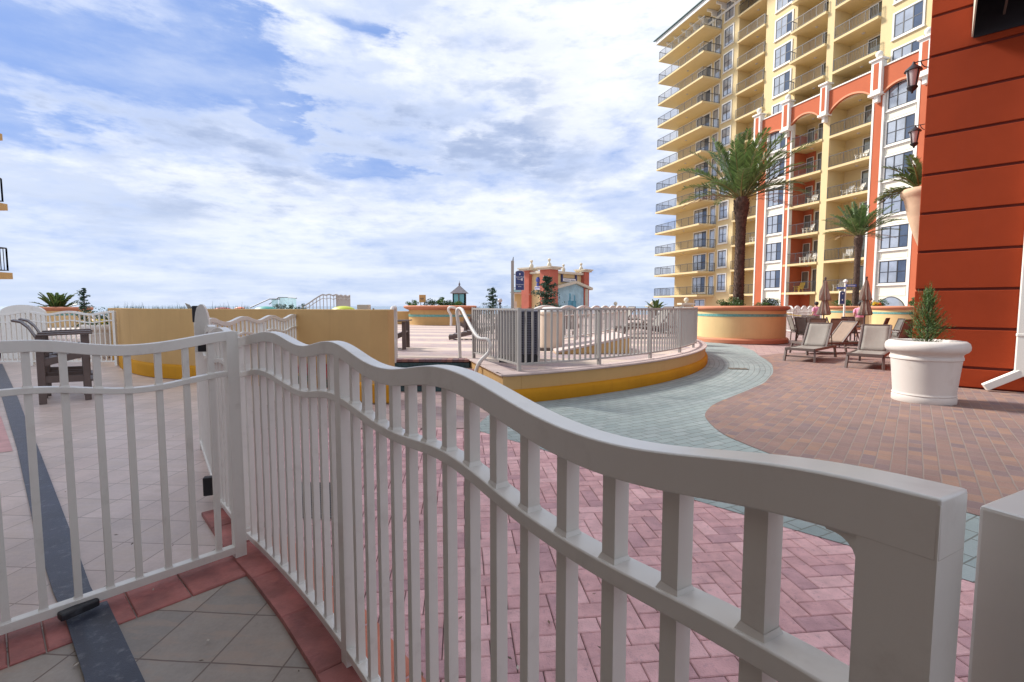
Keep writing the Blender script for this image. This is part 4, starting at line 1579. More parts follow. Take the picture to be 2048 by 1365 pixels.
# awning high on the wall: pale edged, dark underneath
aw = RC + rd * ((atY(1950, 60, 8.0) - np.array(RC))[0] * rd.x + (atY(1950, 60, 8.0) - np.array(RC))[1] * rd.y)
za = 5.95
top = za + 1.6
mb = MB()
aL, aR, dep = aw, aw + rd * 4.0, 1.0
pts = [aL + Vector((0, 0, top)), aR + Vector((0, 0, top)), aR + rn * dep + Vector((0, 0, za + .55)), aL + rn * dep + Vector((0, 0, za + .55)), aR + rn * dep + Vector((0, 0, za + .3)), aL + rn * dep + Vector((0, 0, za + .3))]
pts2 = [p - rn * .02 - Vector((0, 0, .02)) for p in pts]
mb.add(pts, [(0, 1, 2, 3), (3, 2, 4, 5)])
mb.build('awning', MT['black'], red)
mb = MB()
wl0 = aL - rd * .02
mb.add([wl0 + rn * .03 + Vector((0, 0, top)), wl0 + rn * (dep + .02) + Vector((0, 0, za + .55)), wl0 + rn * (dep + .02) + Vector((0, 0, za + .3)), wl0 + rn * .03 + Vector((0, 0, za + .02)),
        wl0 + rd * .02 + rn * .03 + Vector((0, 0, top)), wl0 + rd * .02 + rn * (dep + .02) + Vector((0, 0, za + .55)), wl0 + rd * .02 + rn * (dep + .02) + Vector((0, 0, za + .3)), wl0 + rd * .02 + rn * .03 + Vector((0, 0, za + .02))],
       [(0, 1, 2, 3), (7, 6, 5, 4), (0, 4, 5, 1), (1, 5, 6, 2), (2, 6, 7, 3), (3, 7, 4, 0)])
mb.build('awning_side', MT['stone'], red)
mb = MB()
redw = [aL + rn * .02, aR + rn * .02]
mb.frame_box((redw[0] + redw[1]) / 2 + Vector((0, 0, za + .75)), rd * 2.0, rn * .012, (0, 0, .75))
mb.build('window', MT['blackmetal'], red)
for i in range(5):
    mb = MB()
    a = aL + rd * (.35 + .7 * i)
    mb.beam(a + rn * .05 + Vector((0, 0, top - .08)), a + rn * (dep - .03) + Vector((0, 0, za + .5)), .03, .03)
    mb.beam(a + rn * (dep - .03) + Vector((0, 0, za + .36)), a + rn * .05 + Vector((0, 0, za + .25)), .03, .03)
    mb.build('awning_rib', MT['brown'], red)

# wall lanterns on the receding side of the red building
lan = thing('wall_lantern', 'black lantern high on the red wall, largest of the three', 'lantern', (0, 0, 0), 'lanterns on the red building')
mb = MB()
mb.tube([(0, 0, .36), (0, 0, .30)], .02, 8)
mb.lathe([(0, .40), (.03, .37), (.035, .33), (.07, .29), (.17, .20), (.19, .16), (.17, .155), (0, .155)], (0, 0, 0), 16)
mb.lathe([(.105, -.22), (.12, -.24), (.09, -.29), (.03, -.34), (.02, -.38), (0, -.39)], (0, 0, 0), 16)
mb.lathe([(0, -.22), (.11, -.22)], (0, 0, 0), 16)
for k in range(4):
    a = math.pi / 4 + k * math.pi / 2
    mb.beam((.10 * math.cos(a), .10 * math.sin(a), -.22), (.155 * math.cos(a), .155 * math.sin(a), .16), .022, .022)
mb.build('cage', MT['blackmetal'], lan, smooth=40)
mb = MB()
mb.lathe([(.088, -.215), (.145, .155)], (0, 0, 0), 16)
mb.build('glass', MT['lampglass'], lan, smooth=60)
mb = MB()
mb.tube(densify([(0, 0, .33), (.06, 0, .36), (.16, 0, .36), (.30, 0, .36)], 4), .014, 6)
mb.tube(densify([(.30, 0, .16), (.22, 0, .20), (.16, 0, .28), (.14, 0, .35)], 4), .012, 6)
mb.box((.305, 0, .27), (.03, .10, .34))
mb.build('bracket', MT['blackmetal'], lan, smooth=40)
lang = math.atan2(r2.x, r2.y)


def along2(pxx, Y):
    return None


for i, (px, py, Y) in enumerate(((1815, 148, 9.9), (1825.5, 269, 13.4), (1829.5, 344, 17.0))):
    d_ = RK + r2 * ((Y - RK.y) / r2.y)
    out = Vector((-r2.y, r2.x, 0))
    P_ = Vector((d_.x, d_.y, 0)) + out * (0.25, 0.28, 0.36)[i]
    z_ = atY(px, py, Y)[2]
    rz = math.atan2(-out.y, -out.x)
    if i == 0:
        lan.location, lan.rotation_euler, lan.scale = (P_.x, P_.y, z_), (0, 0, rz), (.8, .8, .8)
    else:
        dup(lan, (P_.x, P_.y, z_), rz, scale=.8, label=('black lantern on the red wall, middle one of the three', 'black lantern on the red wall, smallest and lowest of the three')[i - 1])

# half round planter bracketed high on that side, with a palm in it
Yp = 15.0
d_ = RK + r2 * ((Yp - RK.y) / r2.y)
out = Vector((-r2.y, r2.x, 0))
zt = atY(1810, 378, Yp)[2]
wpl = thing('wall_planter', 'beige tapering planter bracketed high on the side of the red building', 'planter', (d_.x, d_.y, zt))
a0 = math.atan2(out.y, out.x)
mb = MB()
mb.lathe([(.40, .0), (.56, 0.0), (.60, -.05), (.60, -.16), (.54, -.24), (.50, -.32), (.45, -.55), (.36, -.95), (.24, -1.35), (.15, -1.60), (.05, -1.85), (0, -1.9)], (d_.x, d_.y, zt), 20, a0 - math.pi / 2, a0 + math.pi / 2)
mb.lathe([(0, -.06), (.45, -.06)], (d_.x, d_.y, zt), 20, a0 - math.pi / 2, a0 + math.pi / 2)
mb.build('bowl', mat('pinkish_stucco', (0.60, 0.42, 0.28), .8, bump=.3, bscale=90), wpl, smooth=50)

# ------------------------------------------------------------------ tower at the left edge
lt = thing('apartment_block', 'balcony corners of a yellow apartment block cut off by the left edge', 'building', (-27, 21, 0))
mb = MB()
mb.box((-33.2, 19.2, 19), (14, 3.0, 38))
mb.build('wall', MT['yellow'], lt)
for k in range(9):
    z = Z0 + FL * k
    x1 = -22.2
    mb = MB()
    mb.box((x1 - 3.0, 20.2, z - .13), (6.0, 2.6, .28))
    b = mb.build('balcony', MT['tan'], lt)
    mb = MB()
    rail_run(mb, [(-27.5, 21.4), (x1 - .10, 21.4), (x1 - .10, 19.0)], z + .01)
    mb.build('railing', MT['darkframe'], b)

# ------------------------------------------------------------------ unseen wall and eave behind the viewer, added to shade the near fence
shade_wall = thing('porch', 'plain building wall with a porch eave beside the inner end of the gate', 'building', (-3, 0, 0))
wd = Vector((0.66, -0.75, 0)).normalized()          # parallel to the near fence
wnr = Vector((-wd.y, wd.x, 0))                       # towards the fence
w0 = Vector((-4.15, 1.95, 0)) - wnr * 0.1
mb = MB()
mb.frame_box(w0 + wd * 5.5 - wnr * .2 + Vector((0, 0, 4.5)), wd * 5.5, wnr * .2, (0, 0, 4.5))
mb.build('wall', MT['slingbr'], shade_wall)
mb = MB()
mb.frame_box(w0 + wd * 5.5 + wnr * .45 + Vector((0, 0, 3.1)), wd * 5.5, wnr * .45, (0, 0, .12))
mb.build('eave', MT['slingbr'], shade_wall)
# ------------------------------------------------------------------ planting helpers
def blob_pts(n, c, r, shell=0.6, lumps=6, seed=None):
    """points crowded into lumpy clusters inside an ellipsoid"""
    rr = random.Random(seed if seed is not None else random.random())
    cs = []
    for _ in range(lumps):
        v = Vector((rr.gauss(0, 1), rr.gauss(0, 1), rr.gauss(0, 1))).normalized() * rr.uniform(.35, .8)
        cs.append((v, rr.uniform(.35, .55)))
    out = []
    for _ in range(n):
        v, s = rr.choice(cs)
        d = Vector((rr.gauss(0, 1), rr.gauss(0, 1), rr.gauss(0, 1))).normalized() * s * rr.random() ** .33
        q = v + d
        out.append((c[0] + q.x * r[0], c[1] + q.y * r[1], c[2] + q.z * r[2]))
    return out


def shrub(name, label, cat, c, r, n, leaf=.06, m='leaf', group=None, lumps=9):
    o = thing(name, label, cat, c, group)
    mb = MB()
    mb.leaves([p for p in blob_pts(n, (c[0], c[1], c[2] + r[2] * .85), r, lumps=lumps) if p[2] > c[2]], leaf)
    mb.build('foliage', MT[m], o)
    mb = MB()
    for i in range(5):
        a = random.random() * 6.28
        mb.tube([c, (c[0] + r[0] * .5 * math.cos(a), c[1] + r[1] * .5 * math.sin(a), c[2] + r[2] * 1.1)], [.015, .006], 5)
    mb.build('stem', MT['wood'], o)
    return o


def conifer(name, label, c, h, r, n, m='pine', tiers=9, leaf=.09, lean=0.0, base=0.06):
    c = tuple(float(q) for q in c)
    h = float(h)
    o = thing(name, label, 'tree', c)
    mb = MB()
    mb.tube([c, (c[0] + lean, c[1], c[2] + h)], [h * .02 + .01, .006], 6)
    mb.build('trunk', MT['wood'], o)
    mb = MB()
    tb = MB()
    nl_ = max(14, int(tiers * 4))
    for i in range(nl_):
        z = base + (1 - base) * (i + random.random()) / nl_
        a = i * 2.399 + random.gauss(0, .5)
        ln = r * (1 - z * .92) ** .7 * random.uniform(.45, 1.15)
        b0 = Vector((c[0] + lean * z, c[1], c[2] + h * z))
        b1 = b0 + Vector((ln * math.cos(a), ln * math.sin(a), ln * random.uniform(-.05, .45)))
        tb.tube([b0, b1], [.012, .004], 4)
        for j in range(int(n / nl_)):
            u = random.uniform(.15, 1.05)
            q = b0.lerp(b1, u)
            w = ln * .20 * (1.15 - abs(u - .65)) + .02
            mb.leaves([(q.x + random.gauss(0, w), q.y + random.gauss(0, w), q.z + random.gauss(0, w * .55))], leaf, .3, .4)
    tb.build('limbs', MT['wood'], o)
    mb.build('crown', MT[m], o)
    return o


def frond(mbl, mbr, base, az, el0, L, droop, nl=46, wid=.46, wind=0.0, twist=0.0):
    pts = []
    p = Vector(base)
    n = 14
    for i in range(n + 1):
        t = i / n
        el = el0 - droop * t ** 1.6
        az_t = az
        d = Vector((math.cos(az_t) * math.cos(el), math.sin(az_t) * math.cos(el), math.sin(el)))
        d.x += wind * t
        d.normalize()
        pts.append(p.copy())
        p = p + d * (L / n)
    mbr.tube(pts, [.028 * (1 - .85 * i / n) for i in range(n + 1)], 4, cap=False)
    for k in range(nl):
        t = 0.16 + 0.84 * k / (nl - 1)
        u = t * n
        i = min(int(u), n - 1)
        q = pts[i].lerp(pts[i + 1], u - i)
        d = (pts[i + 1] - pts[i]).normalized()
        side = d.cross(Vector((0, 0, 1)))
        if side.length < .05:
            side = Vector((-math.sin(az), math.cos(az), 0))
        side.normalize()
        up = side.cross(d)
        ln = wid * (math.sin(math.pi * min(1, .12 + t * .80)) ** .7) * random.uniform(.8, 1.12)
        for s in (-1, 1):
            dv = (d * .80 + side * s * .75 + up * (.30 + random.gauss(0, .12)) + Vector((0, 0, -.12))).normalized()
            tip = q + dv * ln + Vector((wind * .15, 0, -.05 * ln))
            wv = dv.cross(up).normalized() * .026
            mid = q + dv * ln * .45
            mbl.add([q, mid + wv, tip, mid - wv], [(0, 1, 2, 3)])


def palm(label, base, h, r0, r1, n, L, group=None, seed=3, wind=.15, dead=5, name='palm_tree'):
    random.seed(seed)
    o = thing(name, label, 'palm tree', base, group)
    mb = MB()
    prof = [(r0 * 1.25, 0), (r0 * 1.05, .15 * h * .3), (r0, h * .2), (r0 * .92, h * .5), (r0 * .95, h * .75), (r1, h * .9), (r1 * 1.08, h * .96), (r1 * .8, h * 1.01), (0, h * 1.04)]
    mb.lathe(prof, base, 16)
    # old leaf bases in a spiral
    m_ = int(h * 75)
    for i in range(m_):
        z = h * .985 * i / m_
        rr = np.interp(z, [p[1] for p in prof], [p[0] for p in prof])
        a = i * 2.399
        c_, s_ = math.cos(a), math.sin(a)
        w, t = .085 * r0 / .28, .045 * r0 / .28
        pz = Vector((base[0] + rr * c_, base[1] + rr * s_, base[2] + z))
        ax = Vector((-s_, c_, 0)) * w
        outv = Vector((c_, s_, .0))
        k = 1.7 if z > h * .86 else 1.0
        mb.add([pz - ax - Vector((0, 0, .05)), pz + ax - Vector((0, 0, .05)), pz + ax * .55 + outv * t * k + Vector((0, 0, .055 * k)), pz - ax * .55 + outv * t * k + Vector((0, 0, .055 * k)), pz + Vector((0, 0, .03)) - outv * .02],
               [(0, 1, 2, 3), (2, 3, 4), (1, 2, 4), (0, 3, 4)])
    mb.build('trunk', MT['bark'], o)
    ml, mr = MB(), MB()
    top = Vector((base[0], base[1], base[2] + h))
    for i in range(n):
        t = (i + .5) / n
        el = R(88 - 72 * t ** 1.1) + random.gauss(0, .08)
        az = i * 2.399 + random.gauss(0, .12)
        LL = L * random.uniform(.85, 1.1) * (0.82 + .18 * math.sin(math.pi * t))
        b_ = top + Vector((math.cos(az), math.sin(az), 0)) * r1 * .5
        frond(ml, mr, b_, az, el, LL, R(14 + 34 * t), wind=wind * random.uniform(.6, 1.4), wid=.17 * L)
    c1 = ml.build('crown', MT['frond'], o)
    mr.build('stalks', MT['rachis'], o)
    if dead:
        ml, mr = MB(), MB()
        for i in range(dead):
            az = [2.9, .3, 3.5, -.5, 1.2, 4.4][i % 6] + random.gauss(0, .1)
            frond(ml, mr, top + Vector((math.cos(az), math.sin(az), -.5)) * r1 * .6, az, R(8), L * .8, R(38), nl=26, wind=wind, wid=.12 * L)
        ml.build('dry_fronds', MT['deadfrond'], o)
    random.seed(seed + 1)
    return o


def round_planter(label, c, r, group='round stucco planters'):
    o = thing('round_planter', label, 'planter', c, group)
    x, y, z = c
    mb = MB()
    mb.lathe([(r * .93, .19), (r * .93, 1.30), (r * .5, 1.30)], c, 64)
    mb.build('body', MT['cream'], o, smooth=40)
    mb = MB()
    mb.lathe([(r * .75, 1.34), (r * .86, 1.44), (r * .93, 1.465), (r * .985, 1.45), (r, 1.39), (r * .985, 1.32), (r * .935, 1.285), (r * .92, 1.25)], c, 64)
    mb.build('lip', MT['terra'], o, smooth=60)
    mb = MB()
    mb.lathe([(r * .925, 1.05), (r * .937, 1.05), (r * .937, 1.15), (r * .925, 1.15)], c, 64)
    mb.build('tile_band', MT['teal'], o, smooth=40)
    mb = MB()
    mb.lathe([(r * .99, 0.02), (r * .99, .15), (r * .965, .20), (r * .925, .21)], c, 64)
    mb.build('base_band', MT['terra'], o, smooth=40)
    mb = MB()
    mb.lathe([(0, 1.40), (r * .4, 1.39), (r * .80, 1.36)], c, 24)
    mb.build('soil', MT['soil'], o)
    return o


p1 = (9.42, 19.85, 0)
round_planter('big round yellow planter holding the tall palm beside the green path', p1, 1.80)
palm('tall date palm with a thick dark trunk growing in the big round planter', (9.30, 19.8, 1.36), 4.45, .185, .25, 36, 2.8, seed=11, wind=.22, dead=5)
shrub('shrub', 'round glossy shrub at the left of the tall palm in its planter', 'shrub', (8.70, 19.0, 1.38), (.55, .45, .24), 1500, .06)
shrub('shrub', 'small low shrub just right of the tall palm trunk', 'shrub', (9.75, 18.9, 1.38), (.33, .3, .14), 500, .05)
shrub('shrub', 'round glossy shrub at the right edge of the big planter', 'shrub', (10.35, 19.2, 1.38), (.45, .4, .24), 1200, .06)
p2 = (21.9, 31.0, 0)
round_planter('round yellow planter with a teal band holding the smaller palm', p2, 1.75)
palm('smaller date palm behind the closed umbrellas', (22.1, 31.0, 1.36), 4.55, .165, .215, 30, 2.35, seed=23, wind=.25, dead=4)
shrub('shrub', 'dark shrub left of the smaller palm in its planter', 'shrub', (20.9, 30.3, 1.38), (.75, .5, .30), 900, .09)
shrub('shrub', 'dark shrub right of the smaller palm in its planter', 'shrub', (23.1, 30.3, 1.38), (.6, .5, .28), 800, .09)
p3 = (20.6, 25.2, 0)
round_planter('round yellow planter half hidden behind the red wall', p3, 1.6)
shrub('shrub', 'bright bushy shrub in the planter beside the red wall', 'shrub', (20.35, 24.2, 1.38), (.6, .5, .34), 1400, .08)
for (px, col, nm, lab) in ((1750, 'flower_y', 'flowering_plant', 'small yellow flowers on the lip of the far planter'), (1757, 'flower_o', 'flowering_plant', 'small orange flowers beside the yellow ones on the far planter')):
    q = atY(px, 609, 29.6)
    o = thing(nm, lab, 'flowers', (q[0], q[1], 1.40))
    MB().leaves(blob_pts(160, (q[0], q[1], 1.60), (.20, .15, .16)), .08).build('petals', MT[col], o)
    MB().leaves(blob_pts(120, (q[0], q[1], 1.46), (.22, .18, .10)), .08).build('foliage', MT['leaf'], o)

# palm in the bracketed planter on the red building
ml, mr = MB(), MB()
wp_ = Vector((d_.x, d_.y, zt))
pl = thing('potted_palm', 'small palm spilling over the wall planter on the red building', 'palm', tuple(wp_))
random.seed(5)
for i in range(14):
    az = a0 + random.uniform(-1.3, 1.3)
    frond(ml, mr, wp_ + out * .15, az, R(random.uniform(5, 75)), random.uniform(.9, 1.3), R(50), nl=24, wid=.30)
ml.build('fronds', MT['frond'], pl)
mr.build('stalks', MT['rachis'], pl)

# ------------------------------------------------------------------ white pots
pc = Vector((*ground(1845, 813)[:2], 0))
pc = pc + Vector((pc.x, pc.y, 0)).normalized() * 0.42
pot = thing('garden_pot', 'large white pot with a rolled rim by the red wall', 'pot', tuple(pc), 'white rolled rim pots')
mb = MB()
mb.lathe([(0, 0.01), (.375, .01), (.385, .03), (.385, .10), (.375, .125), (.385, .135), (.375, .155), (.375, .17), (.395, .40), (.415, .62), (.418, .655), (.432, .665), (.432, .70), (.42, .715), (.425, .74), (.445, .765), (.475, .78),
          (.495, .815), (.498, .86), (.485, .905), (.45, .935), (.41, .94), (.375, .925), (.36, .90), (.35, .86)], pc, 64)
mb.build('body', MT['pot'], pot, smooth=45)
mb = MB()
mb.lathe([(0, .885), (.36, .875)], pc, 24)
mb.build('soil', MT['soil'], pot)
random.seed(9)
jun = thing('juniper_shrub', 'upright feathery green juniper planted in the large white pot', 'shrub', (pc.x, pc.y, .87))
mb = MB()
mb.tube([(pc.x, pc.y, .86), (pc.x + .01, pc.y, 1.25), (pc.x - .01, pc.y, 1.6)], [.022, .014, .004], 6)
mb.build('trunk', MT['wood'], jun)
ml = MB()
for i in range(360):
    t = random.random() ** 1.1
    z = .93 + t * .68 * random.uniform(.9, 1.08)
    rad = (.29 * (1 - t) ** .6 + .02) * random.uniform(.35, 1.12)
    a = random.random() * 6.28
    b0 = Vector((pc.x + .3 * rad * math.cos(a), pc.y + .3 * rad * math.sin(a), z - .06))
    tip = Vector((pc.x - .02 * t + rad * math.cos(a), pc.y + rad * math.sin(a), z + random.uniform(.05, .16)))
    for j in range(16):
        u = (j + 1) / 16
        p = b0.lerp(tip, u)
        d = (tip - b0).normalized()
        w = Vector((random.gauss(0, 1), random.gauss(0, 1), random.gauss(0, .6))).normalized()
        e = (d * .8 + w * .7).normalized() * random.uniform(.025, .05)
        s = e.cross(w).normalized() * .0045
        ml.add([p - s, p + s, p + e], [(0, 1, 2)])
ml.build('foliage', MT['juniper'], jun)
q = ground(180, 748)
lp = dup(pot, (-11.6, 13.6, 0.0), 0, 'large white pot of yellow flowers behind the far left fence', 'white rolled rim pots')
o = thing('flowering_plant', 'yellow flowers in the white pot behind the far left fence', 'flowers', (-11.6, 13.6, .9))
MB().leaves(blob_pts(260, (-11.6, 13.6, 1.0), (.42, .42, .10), lumps=12), .06).build('petals', MT['flower_y'], o)
MB().leaves(blob_pts(260, (-11.6, 13.6, .95), (.42, .42, .08), lumps=12), .07).build('foliage', MT['leaf'], o)
dup(pot, (-10.75, 13.9, 0.0), 0, 'white pot with the rounded rim half hidden by the far left fence end post', 'white rolled rim pots')

# ------------------------------------------------------------------ sun loungers
lg = thing('sun_lounger', 'taupe sun lounger with raised grey sling back, left of the two in front', 'sun lounger', (0, 0, 0), 'sun loungers on the plaza')
Wd = .66
SH = .34


def bars(pairs, w, h, name, m, parent, bevel=.004):
    mb = MB()
    for a, b in pairs:
        mb.beam(a, b, w, h)
    return mb.build(name, MT[m], parent, bevel=bevel)


HX, BL, BA = 1.22, .80, R(52)
bx, bz = HX + BL * math.cos(BA), SH + BL * math.sin(BA)
bars([((0, s * Wd / 2, SH), (1.98, s * Wd / 2, SH)) for s in (-1, 1)] + [((0, -Wd / 2, SH), (0, Wd / 2, SH)), ((HX, -Wd / 2, SH - .01), (HX, Wd / 2, SH - .01)), ((1.98, -Wd / 2, SH), (1.98, Wd / 2, SH))], .045, .065, 'seat_frame', 'frame_br', lg)
for (x, dx) in ((.06, -.05), (1.86, .06)):
    for s in (-1, 1):
        bars([((x, s * Wd / 2, SH), (x + dx * 1.6, s * (Wd / 2 + .02), .0))], .05, .055, 'leg', 'frame_br', lg)
    bars([((x + dx * .5, -Wd / 2, SH * .45), (x + dx * .5, Wd / 2, SH * .45))], .025, .035, 'stretcher', 'frame_br', lg)
bars([((HX, s * (Wd / 2 - .04), SH), (bx, s * (Wd / 2 - .04), bz)) for s in (-1, 1)] + [((bx, -Wd / 2 + .04, bz), (bx, Wd / 2 - .04, bz))], .042, .05, 'back_frame', 'frame_br', lg)
bars([((HX + .42, s * (Wd / 2 - .05), SH + .50), (HX + .62, s * (Wd / 2 - .05), SH - .02)) for s in (-1, 1)], .02, .025, 'prop', 'frame_br', lg)


def sling(x0, z0, x1, z1, w, sag, name, parent, m='sling'):
    mb = MB()
    n = 8
    vs = []
    for i in range(n + 1):
        t = i / n
        for j in range(7):
            y = -w / 2 + w * j / 6
            s = sag * math.sin(math.pi * t) * (1 - (2 * j / 6 - 1) ** 2)
            vs.append((x0 + (x1 - x0) * t + s * (z1 - z0), y, z0 + (z1 - z0) * t - s * abs(x1 - x0)))
    fs = [(i * 7 + j, i * 7 + j + 1, (i + 1) * 7 + j + 1, (i + 1) * 7 + j) for i in range(n) for j in range(6)]
    mb.add(vs, fs)
    o = mb.build(name, MT[m], parent, smooth=60)
    sd = o.modifiers.new('th', 'SOLIDIFY')
    sd.thickness = .006
    return o


sling(.02, SH + .02, HX - .02, SH + .02, Wd - .04, .045, 'seat_sling', lg)
sling(HX + .02, SH + .03, bx - .005, bz, Wd - .12, .05, 'back_sling', lg)
f1 = Vector((*((ground(1572, 723)[:2] + ground(1625.5, 728)[:2]) / 2), 0))
f2 = Vector((*((ground(1694.6, 738)[:2] + ground(1763.7, 742.5)[:2]) / 2), 0))
lg2 = dup(lg, tuple(f2) , math.atan2(.73, .69), 'taupe sun lounger with raised grey sling back beside the white pot')
lg.location = f1
lg.rotation_euler = (0, 0, math.atan2(.68, .73))


def swap_mat(o, m0, m1, names):  # gives the named parts a material of another colour
    for ch in o.children:
        if ch.name.split('.')[0] in names:
            ch.data = ch.data.copy()
            ch.data.materials[0] = MT[m1]


q = ground(1604, 694)
lg3 = dup(lg, (8.75, 14.6, .0), R(8), 'sun lounger with tan sling turned sideways behind the two front loungers')
swap_mat(lg3, 'sling', 'slingbr', ('seat_sling', 'back_sling'))
q = ground(1752, 664)
dup(lg, (q[0], 24.5, .0), R(70), 'grey sling lounger with raised back by the far yellow planters')
q = ground(1586, 668)
dup(lg, (q[0], 22.5, 0), R(-150), 'pale sling lounger at the far left of the chairs, next to the big planter')
q = ground(1580, 665)
dup(lg, (q[0] + .8, 25.5, 0), R(-140), 'pale sling lounger farthest back by the white far fence')
for i, (px, Y, a, lab) in enumerate(((1238, 15.2, 12, 'sun lounger behind the curved railing at the right end of the ramp'), (1262, 17.8, 8, 'sun lounger behind the curved railing with its back to the pool'),
                                     (1205, 24, 20, 'distant sun lounger on the pool deck in front of the white posts'), (1290, 22, 4, 'distant sun lounger seen through the right half of the curved railing'))):
    q = atY(px, 660, Y)
    c_ = dup(lg, (q[0], Y, DECK_Z), R(a), lab, 'sun loungers on the pool deck')

# ------------------------------------------------------------------ patio chairs, tables, umbrellas
ch0 = thing('patio_chair', 'grey sling patio chair', 'chair', (0, 0, 0), 'sling chairs round the tables')
for s in (-1, 1):
    for x in (.24, -.26):
        bars([((x, s * .27, 0), (x * .92, s * .27, .62 if x > 0 else .42))], .035, .035, 'leg', 'frame_br', ch0)
    mb = MB()
    mb.tube(densify([(.30, s * .28, .63), (.05, s * .29, .655), (-.30, s * .28, .62)], 4), .022, 6)
    mb.build('armrest', MT['frame_br'], ch0, smooth=60)
bars([((.25, s * .25, .43), (-.26, s * .25, .38)) for s in (-1, 1)] + [((.25, -.25, .43), (.25, .25, .43)), ((-.26, -.25, .38), (-.26, .25, .38))], .03, .04, 'seat_frame', 'frame_br', ch0)
bars([((-.24, s * .25, .38), (-.44, s * .24, 1.02)) for s in (-1, 1)] + [((-.44, -.24, 1.02), (-.44, .24, 1.02))], .03, .03, 'back_frame', 'frame_br', ch0)
sling(.24, .44, -.24, .40, .48, .03, 'seat_sling', ch0)
sling(-.25, .42, -.44, 1.01, .48, .03, 'back_sling', ch0)
chs = [(1600, 20.3, -10, 'grey sling patio chair nearest the big palm planter, seen side on', 0), (1634, 17.2, 60, 'tan backed patio chair left of the first umbrella pole', 1), (1668, 16.9, 75, 'tan backed patio chair in front of the dark round table', 1),
       (1708, 18.9, -95, 'pale patio chair behind the dark round table, facing the photo', 0), (1745, 17.6, 130, 'tan backed patio chair right of the second umbrella pole', 1), (1771, 16.6, 160, 'grey patio chair with bent arms near the white pot', 0),
       (1795, 15.7, 100, 'grey sling patio chair directly behind the white pot rim', 0), (1817, 15.6, 150, 'grey patio chair against the red wall behind the juniper', 0), (1679, 18.6, -30, 'grey patio chair side on at the left of the table', 0),
       (1616, 18.6, 20, 'grey patio chair behind the left front lounger, arm towards the photo', 0)]
for i, (px, Y, a, lab, br) in enumerate(chs):
    q = atY(px, 660, Y)
    if i == 0:
        ch0.location, ch0.rotation_euler = (q[0], Y, 0), (0, 0, R(a))
        ch0['label'] = lab
    else:
        c_ = dup(ch0, (q[0], Y, 0), R(a), lab)
        if br:
            swap_mat(c_, 'sling', 'slingbr', ('seat_sling', 'back_sling'))
for i, (px, Y, lab) in enumerate(((1706, 17.7, 'dark round table between the patio chairs'), (1648, 18.3, 'round table under the left closed umbrella'))):
    q = atY(px, 660, Y)
    t_ = thing('patio_table', lab, 'table', (q[0], Y, 0), 'round patio tables')
    mb = MB()
    mb.lathe([(0, .735), (.58, .735), (.60, .725), (.60, .70), (.57, .69), (0, .69)], (q[0], Y, 0), 28)
    mb.build('tabletop', MT['brown'], t_, smooth=40)
    for k in range(4):
        a = math.pi / 4 + k * math.pi / 2
        mb = MB()
        mb.beam((q[0] + .40 * math.cos(a), Y + .40 * math.sin(a), .0), (q[0] + .34 * math.cos(a), Y + .34 * math.sin(a), .69), .04, .04)
        mb.build('leg', MT['frame_br'], t_)
random.seed(31)
um = None
for i, (px, Y, lab) in enumerate(((1649, 18.3, 'closed taupe umbrella tied in two tiers, the left one'), (1731, 17.9, 'closed taupe umbrella tied in two tiers, in front of the smaller palm'))):
    q = atY(px, 600, Y)
    o = thing('patio_umbrella', lab, 'umbrella', (q[0], Y, 0), 'closed umbrellas')
    lean = .05 if i == 0 else -.03
    mb = MB()
    mb.tube([(q[0], Y, .02), (q[0], Y, 2.50)], .024, 8)
    mb.lathe([(0, 0), (.30, 0), (.30, .05), (.12, .09), (.05, .18)], (q[0], Y, .0), 20)
    mb.build('pole', MT['frame_br'], o)
    zt_ = 2.42
    ph = random.random() * 6

    def fold(r, z, a):
        return .68 * r * (1 + .34 * math.sin(8 * a + ph + z * 2.5) + .16 * math.sin(3 * a + 6 * z + ph) + .10 * math.sin(5 * a - 9 * z))
    mb = MB()
    mb.lathe([(.02, 2.44), (.06, 2.38), (.11, 2.2), (.17, 2.0), (.215, 1.80), (.235, 1.70), (.22, 1.665), (.10, 1.66)], (q[0], Y, 0), 48, rad=fold)
    mb.build('canopy', MT['canvas'], o, smooth=80)
    mb = MB()
    mb.lathe([(.10, 1.70), (.13, 1.62), (.18, 1.45), (.225, 1.30), (.26, 1.17), (.22, 1.12), (.12, 1.11), (.03, 1.13)], (q[0], Y, 0), 48, rad=fold)
    mb.build('canopy_skirt', MT['canvas'], o, smooth=80)
    mb = MB()
    mb.lathe([(0, 2.56), (.03, 2.54), (.04, 2.50), (.025, 2.46), (.04, 2.43)], (q[0], Y, 0), 10)
    mb.build('finial', MT['frame_br'], o, smooth=50)


